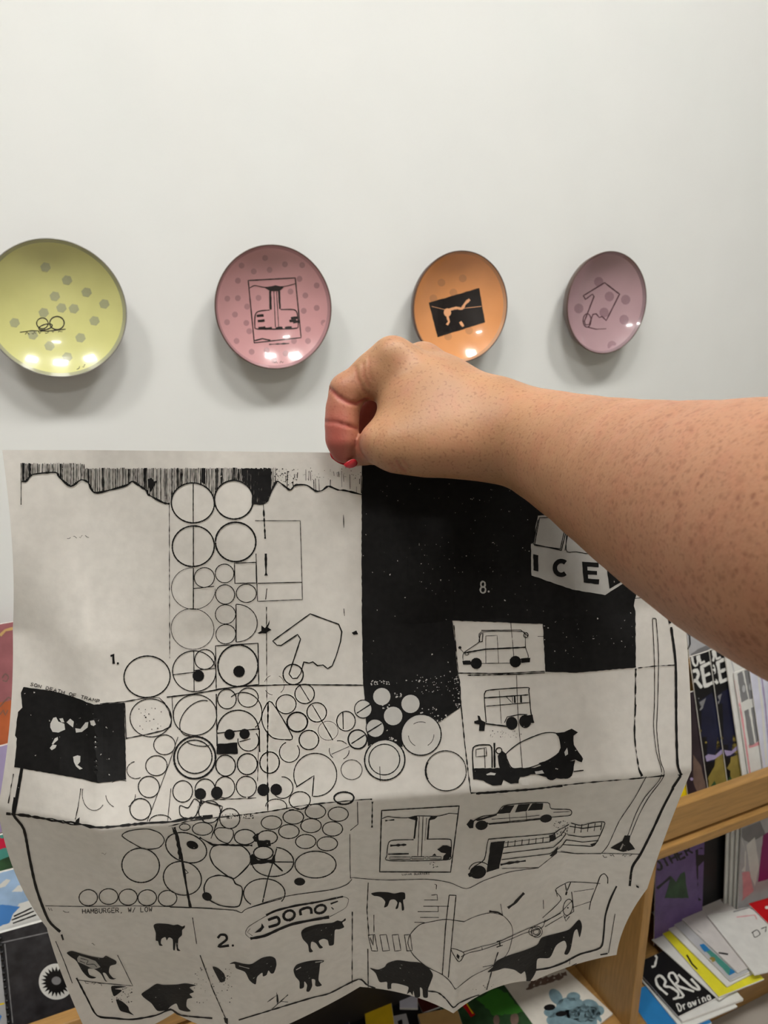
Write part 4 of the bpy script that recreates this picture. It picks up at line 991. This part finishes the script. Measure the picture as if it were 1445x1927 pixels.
K.line([(125, 1340), (150, 1300), (205, 1260), (225, 1160), (260, 1148), (560, 1122), (610, 1100), (665, 1070)], 1.8); K.fill([(240, 1168), (318, 1160), (285, 1310), (216, 1332)]); K.disc(170, 1330, 45, 36, -10); K.line(_arc(180, 1325, 60, 50, 190, 330, 8), 1.8); K.fill([(115, 1340), (130, 1328), (140, 1355), (122, 1356)])
for a, b in (((310, 1195), (560, 1165)), ((305, 1228), (580, 1195)), ((298, 1262), (560, 1230))): K.line([a, b, (620, b[1] - 35), (650, b[1] - 75)], 1.8)
K.line([(292, 1290), (340, 1280), (430, 1268)], 4.0, rough=.5); K.line([(318, 1170), (560, 1140)], 1.2); K.line([(300, 1310), (500, 1305), (600, 1225)], 1.2)
for k in range(7): K.line([(335 + 38 * k, 1160 - 4 * k), (332 + 38 * k, 1192 - 4 * k)], 1.6)
K.fill([(556, 1130), (590, 1118), (595, 1150), (560, 1165)], rough=1.6); K.fill([(560, 1240), (606, 1190), (600, 1225), (570, 1245)]); K.specks(50, 580, 1050, 660, 1130, 1.3)
K.line([(675, 1062), (730, 1075), (800, 1060), (852, 1056), (858, 1075), (806, 1182), (740, 1186), (630, 1180)], 1.8)
for k, y in enumerate((1088, 1135, 1162)): K.line([(668 - 10 * k, y - 8), (740, y + 4), (842 - 8 * k, y - (10 if k == 0 else 4))], 1.8)
for k in range(5): K.line([(700 + 36 * k, 1072 - 3 * k), (694 + 36 * k, 1118 - 4 * k)], 1.6)
K.fill([(780, 1178), (812, 1168), (806, 1186), (790, 1188)]); K.line([(620, 1215), (700, 1228), (840, 1230)], 1.2)
# framed fountain
part('print_fountain'); K.frame(620, 1480, 3.284)
K.line([(322, 145), (800, 117), (748, 526), (310, 524)], 2.2, closed=True); K.line([(325, 195), (360, 182), (400, 188), (480, 190), (540, 178), (660, 180), (720, 168), (740, 162), (795, 166)], 1.6)
K.fill([(480, 190), (540, 178), (545, 195), (528, 320), (518, 318), (530, 205)]); K.fill([(625, 182), (670, 180), (650, 198), (620, 205), (612, 318), (600, 320), (612, 200)])
K.line([(555, 182), (545, 425)], 1.2); K.line([(578, 182), (568, 428)], 1.4); K.line([(600, 190), (590, 330)], 1.0)
K.line([(520, 325), (400, 328), (365, 345), (355, 420), (372, 455), (720, 450), (748, 420), (752, 340), (735, 322), (600, 322)], 1.8)
K.line([(375, 362), (475, 356)], 4, rough=.5); K.line([(362, 415), (490, 412)], 2.2, rough=.6); K.line(rect(372, 432, 500, 446), 1.5, closed=True); K.line(rect(508, 430, 585, 444), 1.5, closed=True); K.line(rect(594, 430, 610, 444), 1.3, closed=True); K.line(rect(618, 430, 690, 444), 1.5, closed=True)
K.fill([(665, 385), (700, 360), (750, 370), (752, 420), (735, 450), (700, 448), (720, 410), (690, 405)], rough=2.2); K.fill([(632, 425), (650, 410), (662, 425)]); K.specks(20, 620, 460, 670, 500, 1.0); K.line([(345, 208), (400, 202)], 2, rough=.8)
part('print_lettering'); K.text('LUNAR QUARTERS', (448, 545), (620, 540), 10, .9)
# diagram of bars, dome and boom
part('print_diagram')
for k, (a, b, c) in enumerate(((585, 665, 698), (580, 735, 737), (545, 668, 770), (560, 672, 806))): K.line([(a, c), (b + 4, c)], 1.2)
K.line([(650, 600), (662, 605), (660, 632)], 1.3); K.line([(630, 668), (665, 665), (668, 702)], 1.2); K.line([(672, 738), (672, 772)], 1.2); K.line([(525, 836), (590, 838)], 1.2)
for k in range(3): K.line([(312 + 76 * k, 915), (352 + 74 * k, 912), (372 + 70 * k, 1010), (330 + 74 * k, 1014)], 1.4, closed=True)
K.line([(240, 915), (280, 912), (298, 1014), (262, 1012)], 1.5, closed=True); K.line([(252, 930), (270, 980), (272, 915)], 1.6); K.line([(492, 912), (462, 914), (480, 1010), (498, 1012)], 1.2)
K.line([(830, 832), (720, 818), (640, 830), (560, 850), (500, 910), (486, 970), (520, 1040), (600, 1110), (690, 1155), (740, 1195), (778, 1250)], 1.5); K.line([(830, 832), (900, 800), (990, 778), (1070, 795), (1120, 850), (1130, 910), (1110, 1000), (1080, 1050), (1000, 1110), (880, 1170), (778, 1250)], 1.1)
K.line([(740, 668), (782, 670), (735, 1178)], 1.8); K.line([(740, 668), (718, 860), (698, 1160)], 1.8); K.line([(985, 768), (1040, 775), (1070, 795)], 3.0, rough=.5); K.line([(1055, 722), (1068, 795)], 1.2); K.line([(1100, 748), (1140, 720), (1200, 655)], 4.4, rough=.35)
K.line([(752, 1000), (790, 1005), (830, 1030), (802, 1080), (770, 1040)], 1.5, closed=True); K.line([(810, 1050), (860, 1025), (945, 1005), (1040, 970), (1130, 935), (1200, 905), (1310, 870), (1330, 820)], 1.3); K.line([(820, 1022), (940, 985), (1030, 962), (1190, 890), (1310, 838), (1420, 780), (1500, 700)], 1.3); K.line([(1030, 955), (1066, 948)], 2); K.line([(1048, 950), (1052, 985)], 2.2); K.line([(1030, 990), (1068, 978)], 2); K.arc(1265, 895, 36, 28, 1.3); K.arc(1270, 895, 22, 16, 1.0); K.line([(940, 990), (942, 1008)], 1.2); K.line([(1040, 1020), (1000, 1140), (965, 1270)], 1.8, rough=.6); K.fill([(790, 1030), (806, 1045), (800, 1065), (785, 1050)])
K.specks(8, 880, 1200, 1010, 1260, 1.3); K.line([(945, 1112), (1010, 1100)], 1.2)
K.frame(1000, 1480, 3.247)
K.line([(65, 800), (180, 690), (145, 630), (205, 590), (240, 580), (360, 585), (420, 590)], 1.4); K.line([(205, 590), (215, 640), (240, 580)], 2.0); K.line([(210, 660), (215, 640)], 3); K.line([(150, 630), (158, 670)], 1.4); K.arc(222, 735, 28, 50, 1.6, rot=10); K.disc(222, 738, 5); K.line([(245, 640), (258, 760), (200, 800)], 1.4); K.line([(258, 640), (380, 622)], 1.0); K.line([(255, 735), (360, 700)], 1.0); K.line([(352, 750), (365, 690), (400, 600), (420, 545), (445, 530), (465, 555), (465, 590)], 1.8); K.line([(70, 690), (72, 745)], 1.2); K.arc(30, 885, 34, 34, 1.4); K.arc(30, 885, 20, 20, 1.2); K.line([(70, 830), (180, 770)], 1.2); K.line([(80, 855), (190, 790)], 1.2); K.line([(195, 780), (210, 820), (232, 790)], 1.4)
inkparts = pr.build([ink, paperm], sheet_root)
for o in inkparts:
    o['kind'] = 'stuff'

# ------------------------------------------------------------------ arm and hand: one continuous skin surface
def V3(px, py, d):
    return np.array([(px - CX) / F * d, -(py - CY) / F * d, d])
def cone(a, b):
    """tapered limb piece between two (px, py, depth, radius in pixels) stations"""
    return (V3(*a[:3]), V3(*b[:3]), a[3] * a[2] / F, b[3] * b[2] / F)
def chain(*st):
    return [cone(a, b) for a, b in zip(st, st[1:])]
def sd_cone(P, c):
    a, b, r1, r2 = c
    ab = b - a
    t = np.clip(((P - a) @ ab) / (ab @ ab), 0, 1)
    return np.linalg.norm(P - a - t[:, None] * ab, axis=1) - (r1 + (r2 - r1) * t)
def smin(a, b, k):
    h = np.clip(.5 + .5 * (b - a) / k, 0, 1)
    return b + (a - b) * h - k * h * (1 - h)
ARM = chain((905, 806, .437, 70), (935, 806, .434, 73), (969, 819, .428, 78), (1014, 833, .419, 87), (1062, 853, .406, 101), (1119, 877, .388, 118), (1184, 905, .366, 141), (1261, 936, .341, 168), (1346, 966, .315, 197), (1445, 996, .288, 232), (1580, 1032, .258, 268), (1720, 1070, .232, 290))
DORSUM = (chain((905, 780, .438, 46), (830, 742, .440, 52), (741, 686, .446, 45)) + chain((905, 778, .448, 46), (840, 735, .456, 50), (797, 692, .466, 43)) + chain((905, 790, .458, 46), (835, 712, .484, 42)) + chain((905, 806, .464, 44), (862, 738, .498, 36))
          + chain((900, 815, .434, 62), (800, 795, .437, 64), (766, 772, .440, 52)))
THENAR = chain((905, 836, .428, 42), (860, 838, .424, 48), (800, 840, .423, 49), (745, 838, .426, 44), (716, 833, .430, 38))
THUMB = chain((716, 836, .434, 35), (702, 841, .444, 32), (687, 847, .453, 27), (668, 858, .460, 20))
INDEX = [chain((741, 688, .446, 42), (700, 706, .446, 37), (654, 736, .446, 33)), chain((654, 736, .446, 33), (645, 770, .4455, 29.5), (643, 797, .445, 29.5)), chain((643, 797, .445, 29.5), (644, 826, .446, 29), (647, 846, .449, 25.5))]
MIDDLE = [chain((797, 694, .466, 38), (745, 718, .472, 36), (702, 750, .475, 33)), chain((702, 750, .475, 33), (682, 800, .477, 29)), chain((682, 800, .477, 29), (650, 842, .4795, 21))]
RING = [chain((835, 714, .486, 37), (765, 775, .502, 30)), chain((765, 775, .502, 30), (742, 828, .502, 26)), chain((742, 828, .502, 26), (715, 846, .492, 22))]
LITTLE = [chain((862, 740, .500, 34), (808, 800, .516, 27)), chain((808, 800, .516, 27), (785, 838, .514, 22)), chain((785, 838, .514, 22), (765, 848, .506, 19))]
def blend(P, cs, k):
    d = sd_cone(P, cs[0])
    for c in cs[1:]:
        d = smin(d, sd_cone(P, c), k)
    return d
def body(P):
    d = smin(blend(P, ARM, .012), blend(P, DORSUM, .014), .022)
    d = smin(d, blend(P, THENAR, .010), .014)
    th = blend(P, THUMB, .003)
    d = smin(d, th, .004)
    for fin, kk in ((INDEX, .010), (MIDDLE, .006), (RING, .006), (LITTLE, .006)):
        f = blend(P, fin[0], .004)
        for seg in fin[1:]:
            f = smin(f, blend(P, seg, .004), .0035)
        d = smin(d, f, kk) if fin is not INDEX else np.minimum(smin(d, blend(P, fin[0], .004), kk), smin(f, d, .0004))
    # knuckles
    for px, py, dp, r in ((737, 664, .4395, 27), (795, 672, .459, 25), (703, 829, .4255, 19)):
        d = smin(d, np.linalg.norm(P - V3(px, py, dp), axis=1) - r * dp / F, .006)
    return d
H_ = .0012
lo = np.array([-.040, -.095, .180]); hi = np.array([.215, .105, .545])
B = 6
n = (np.ceil((hi - lo) / H_ / B).astype(int)) * B
nb = n // B
cg = np.stack(np.meshgrid(*[lo[a] + (np.arange(nb[a]) + .5) * B * H_ for a in range(3)], indexing='ij'), -1).reshape(-1, 3)
cdv = body(cg)
act = np.abs(cdv) < B * H_ * 1.25
fld = np.repeat(np.repeat(np.repeat(np.sign(cdv).reshape(nb) * .01, B, 0), B, 1), B, 2).astype(np.float32)
bi = np.stack(np.unravel_index(np.nonzero(act)[0], nb), -1)
loc = np.stack(np.meshgrid(*[np.arange(B)] * 3, indexing='ij'), -1).reshape(-1, 3)
idx = (bi[:, None, :] * B + loc[None]).reshape(-1, 3)
for s0 in range(0, len(idx), 400000):
    q = idx[s0:s0 + 400000]
    fld[q[:, 0], q[:, 1], q[:, 2]] = body(lo + (q + .5) * H_)
# surface nets
ins = fld < 0
cell = np.zeros(n - 1, np.int8)
for a in (0, 1):
    for b in (0, 1):
        for c in (0, 1):
            cell += ins[a:n[0] - 1 + a, b:n[1] - 1 + b, c:n[2] - 1 + c]
mix = np.nonzero((cell > 0) & (cell < 8))
vid = -np.ones(n - 1, np.int64)
vid[mix] = np.arange(len(mix[0]))
base = np.stack(mix, -1)
acc = np.zeros((len(base), 3)); cnt = np.zeros(len(base))
for a in range(3):
    o1, o2 = [k for k in range(3) if k != a]
    for s1 in (0, 1):
        for s2 in (0, 1):
            p = base.copy(); p[:, o1] += s1; p[:, o2] += s2
            q = p.copy(); q[:, a] += 1
            f0, f1 = fld[p[:, 0], p[:, 1], p[:, 2]], fld[q[:, 0], q[:, 1], q[:, 2]]
            m = (f0 < 0) != (f1 < 0)
            t = np.where(m, f0 / np.where(m, f0 - f1, 1), 0)
            w = p.astype(float); w[:, a] += t
            acc[m] += w[m]; cnt[m] += 1
VV = lo + (acc / cnt[:, None] + .5) * H_
QF = []
for a in range(3):
    o1, o2 = [(1, 2), (2, 0), (0, 1)][a]
    sl0 = [slice(None)] * 3; sl1 = [slice(None)] * 3
    sl0[a] = slice(0, -1); sl1[a] = slice(1, None)
    A0, A1 = ins[tuple(sl0)], ins[tuple(sl1)]
    e = np.stack(np.nonzero(A0 != A1), -1)
    e = e[(e[:, o1] > 0) & (e[:, o2] > 0) & (e[:, o1] < n[o1] - 1) & (e[:, o2] < n[o2] - 1)]
    fl = A0[e[:, 0], e[:, 1], e[:, 2]]
    def g(d1, d2):
        c = e.copy(); c[:, o1] -= d1; c[:, o2] -= d2
        return vid[c[:, 0], c[:, 1], c[:, 2]]
    qd = np.stack([g(1, 1), g(0, 1), g(0, 0), g(1, 0)], -1)
    qd[~fl] = qd[~fl][:, ::-1]
    QF.append(qd)
QF = np.concatenate(QF)
QF = QF[(QF >= 0).all(1)]
# skin folds: pressed lines at the finger joints, thumb base and knuckle
grad = np.stack([(body(VV + np.eye(3)[a] * .0006) - body(VV - np.eye(3)[a] * .0006)) for a in range(3)], -1)
grad /= np.linalg.norm(grad, axis=1)[:, None] + 1e-9
vpx = np.stack([CX + F * VV[:, 0] / VV[:, 2], CY - F * VV[:, 1] / VV[:, 2]], -1)
front = (grad * VV).sum(1) < 0
def fold(pts, depth, wpx, dmax):
    best = np.full(len(VV), 1e9)
    for a, b in zip(pts, pts[1:]):
        a, b = np.array(a, float), np.array(b, float)
        t = np.clip(((vpx - a) @ (b - a)) / ((b - a) @ (b - a)), 0, 1)
        best = np.minimum(best, np.linalg.norm(vpx - a - t[:, None] * (b - a), axis=1))
    return np.where(front & (VV[:, 2] < dmax), depth * np.exp(-(best / wpx) ** 2), 0)
press = fold([(618, 730), (634, 745), (655, 757), (672, 760), (692, 752)], .0018, 3.2, .47) + fold([(613, 794), (630, 794), (650, 800), (672, 806)], .0013, 2.8, .47)
press += fold([(668, 690), (672, 712), (684, 735), (694, 744)], .0006, 3, .46) + fold([(683, 684), (684, 706), (694, 728)], .0006, 3, .46) + fold([(694, 672), (693, 696), (698, 716)], .0005, 3, .46)
press += fold([(745, 868), (752, 880), (762, 888)], .0010, 3.2, .46) + fold([(757, 866), (768, 880)], .0007, 3, .46) + fold([(670, 830), (676, 852), (690, 866)], .0006, 4, .46) + fold([(735, 872), (742, 884)], .0006, 3, .46)
VV = VV - grad * press[:, None]
# skin colour: redder finger pads, pinker forearm, shade painted redder in folds and opening
vpx = np.stack([CX + F * VV[:, 0] / VV[:, 2], CY - F * VV[:, 1] / VV[:, 2]], -1)
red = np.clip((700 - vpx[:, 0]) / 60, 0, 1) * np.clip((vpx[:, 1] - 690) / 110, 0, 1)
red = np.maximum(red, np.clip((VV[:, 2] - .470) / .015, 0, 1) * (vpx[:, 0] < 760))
red = np.maximum(red, ((VV[:, 2] > .4545) & (vpx[:, 0] < 716) & (vpx[:, 1] > 735) & (vpx[:, 1] < 830)) * 1.0)  # deeper red skin painted in to darken the opening between thumb and index
red = np.clip(red + press / .0022, 0, 1)  # shading of the pressed folds also painted in as redness
pink = np.clip((vpx[:, 0] - 950) / 300, 0, 1)
Mcw = np.array(cam.matrix_world.to_3x3())
WV = VV * np.array([1, 1, -1]) @ Mcw.T + np.array(EYEP)

skin = bpy.data.materials.new('freckled_skin')
skin.use_nodes = True
nt = skin.node_tree
bs = nt.nodes['Principled BSDF']
tc = nd(nt, 'ShaderNodeTexCoord')
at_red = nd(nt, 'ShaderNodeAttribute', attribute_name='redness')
at_pk = nd(nt, 'ShaderNodeAttribute', attribute_name='forearm')
def mixc(fac, a, b):
    m = nd(nt, 'ShaderNodeMixRGB')
    if isinstance(fac, float): m.inputs[0].default_value = fac
    else: nt.links.new(fac, m.inputs[0])
    for k, v in ((1, a), (2, b)):
        if isinstance(v, tuple): m.inputs[k].default_value = (*lin(v), 1)
        else: nt.links.new(v, m.inputs[k])
    return m.outputs[0]
def spots(scale, lo_, hi_, detail=2.):
    z = nd(nt, 'ShaderNodeTexNoise', i_Scale=scale, i_Detail=detail)
    nt.links.new(tc.outputs['Object'], z.inputs['Vector'])
    r = nd(nt, 'ShaderNodeMapRange')
    r.inputs['From Min'].default_value = lo_
    r.inputs['From Max'].default_value = hi_
    nt.links.new(z.outputs[0], r.inputs[0])
    return r.outputs[0]
def mul(a, b):
    m = nd(nt, 'ShaderNodeMath', operation='MULTIPLY')
    nt.links.new(a, m.inputs[0])
    if isinstance(b, float): m.inputs[1].default_value = b
    else: nt.links.new(b, m.inputs[1])
    return m.outputs[0]
c = mixc(spots(45., .35, .65, 4.), (163, 121, 88), (173, 131, 97))
c = mixc(mul(at_pk.outputs['Fac'], .45), c, (164, 112, 90))
c = mixc(mul(spots(90., .45, .75, 3.), .5), c, (164, 106, 82))
def freckles(scale, r0, r1, gate):
    v = nd(nt, 'ShaderNodeTexVoronoi', i_Scale=scale)
    nt.links.new(tc.outputs['Object'], v.inputs['Vector'])
    r = nd(nt, 'ShaderNodeMapRange')
    r.inputs['From Min'].default_value = r1
    r.inputs['From Max'].default_value = r0
    nt.links.new(v.outputs['Distance'], r.inputs[0])
    return mul(r.outputs[0], spots(gate, .42, .60, 1.))
c = mixc(mul(mul(freckles(300., .16, .46, 150.), at_pk.outputs['Fac']), .55), c, (118, 70, 46))
c = mixc(mul(mul(freckles(190., .14, .42, 90.), at_pk.outputs['Fac']), .45), c, (124, 74, 50))
c = mixc(mul(spots(640., .58, .74, .5), .40), c, (112, 68, 48))
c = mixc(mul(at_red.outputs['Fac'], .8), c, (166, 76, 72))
nt.links.new(c, bs.inputs['Base Color'])
bs.inputs['Roughness'].default_value = .48
bs.inputs['Specular IOR Level'].default_value = .4
bs.inputs['Subsurface Weight'].default_value = .12
bs.inputs['Subsurface Radius'].default_value = (1, .35, .2)
bs.inputs['Subsurface Scale'].default_value = .004
vz = nd(nt, 'ShaderNodeTexVoronoi', i_Scale=700.)
nt.links.new(tc.outputs['Object'], vz.inputs['Vector'])
bp = nd(nt, 'ShaderNodeBump', i_Strength=.12, i_Distance=.0005)
nt.links.new(vz.outputs['Distance'], bp.inputs['Height'])
nt.links.new(bp.outputs[0], bs.inputs['Normal'])

me = bpy.data.meshes.new('person')
me.from_pydata(WV.tolist(), [], QF.tolist())
me.materials.append(skin)
me.polygons.foreach_set('use_smooth', [True] * len(me.polygons))
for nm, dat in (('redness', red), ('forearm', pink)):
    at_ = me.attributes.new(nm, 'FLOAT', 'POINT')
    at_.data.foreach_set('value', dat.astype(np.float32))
person = bpy.data.objects.new('person', me)
COL.objects.link(person)
tag(person, 'bare freckled forearm and hand with red nail polish pinching the top of the printed sheet', 'person')
md = person.modifiers.new('smooth', 'SMOOTH')
md.factor = .5
md.iterations = 2

# red fingernails: curved plates past the finger and thumb tips
polish = mat('red_nail_polish', (188, 10, 34), .18, .05, 60, 0, .5, coat=1.)
def nail(rows, thick=.0006):
    """rows of (px, py, depth) across the nail, from its base to its free edge"""
    v = [at(*p) for r in rows for p in r]
    w = len(rows[0]); h = len(rows)
    f = [(i * w + j, i * w + j + 1, (i + 1) * w + j + 1, (i + 1) * w + j) for i in range(h - 1) for j in range(w - 1)]
    o = mesh('fingernail', v, f, polish, person, smooth=True)
    m1 = o.modifiers.new('sub', 'SUBSURF'); m1.levels = 2; m1.render_levels = 2
    m2 = o.modifiers.new('thick', 'SOLIDIFY'); m2.thickness = thick; m2.offset = 0
    return o
nail([[(620, 846, .4535), (632, 850, .4585), (646, 852, .4600), (660, 850, .4585), (671, 846, .4535)], [(622, 860, .4540), (633, 866, .4575), (646, 869, .4590), (659, 868, .4575), (669, 862, .4540)], [(629, 865, .4545), (637, 871, .4565), (648, 876, .4575), (658, 876, .4565), (665, 870, .4545)]])
nail([[(673, 872, .4470), (671, 866, .4440), (664, 862, .4440)], [(668, 879, .4455), (660, 874, .4435), (654, 868, .4435)], [(656, 881, .4455), (650, 879, .4440), (645, 874, .4440)]])
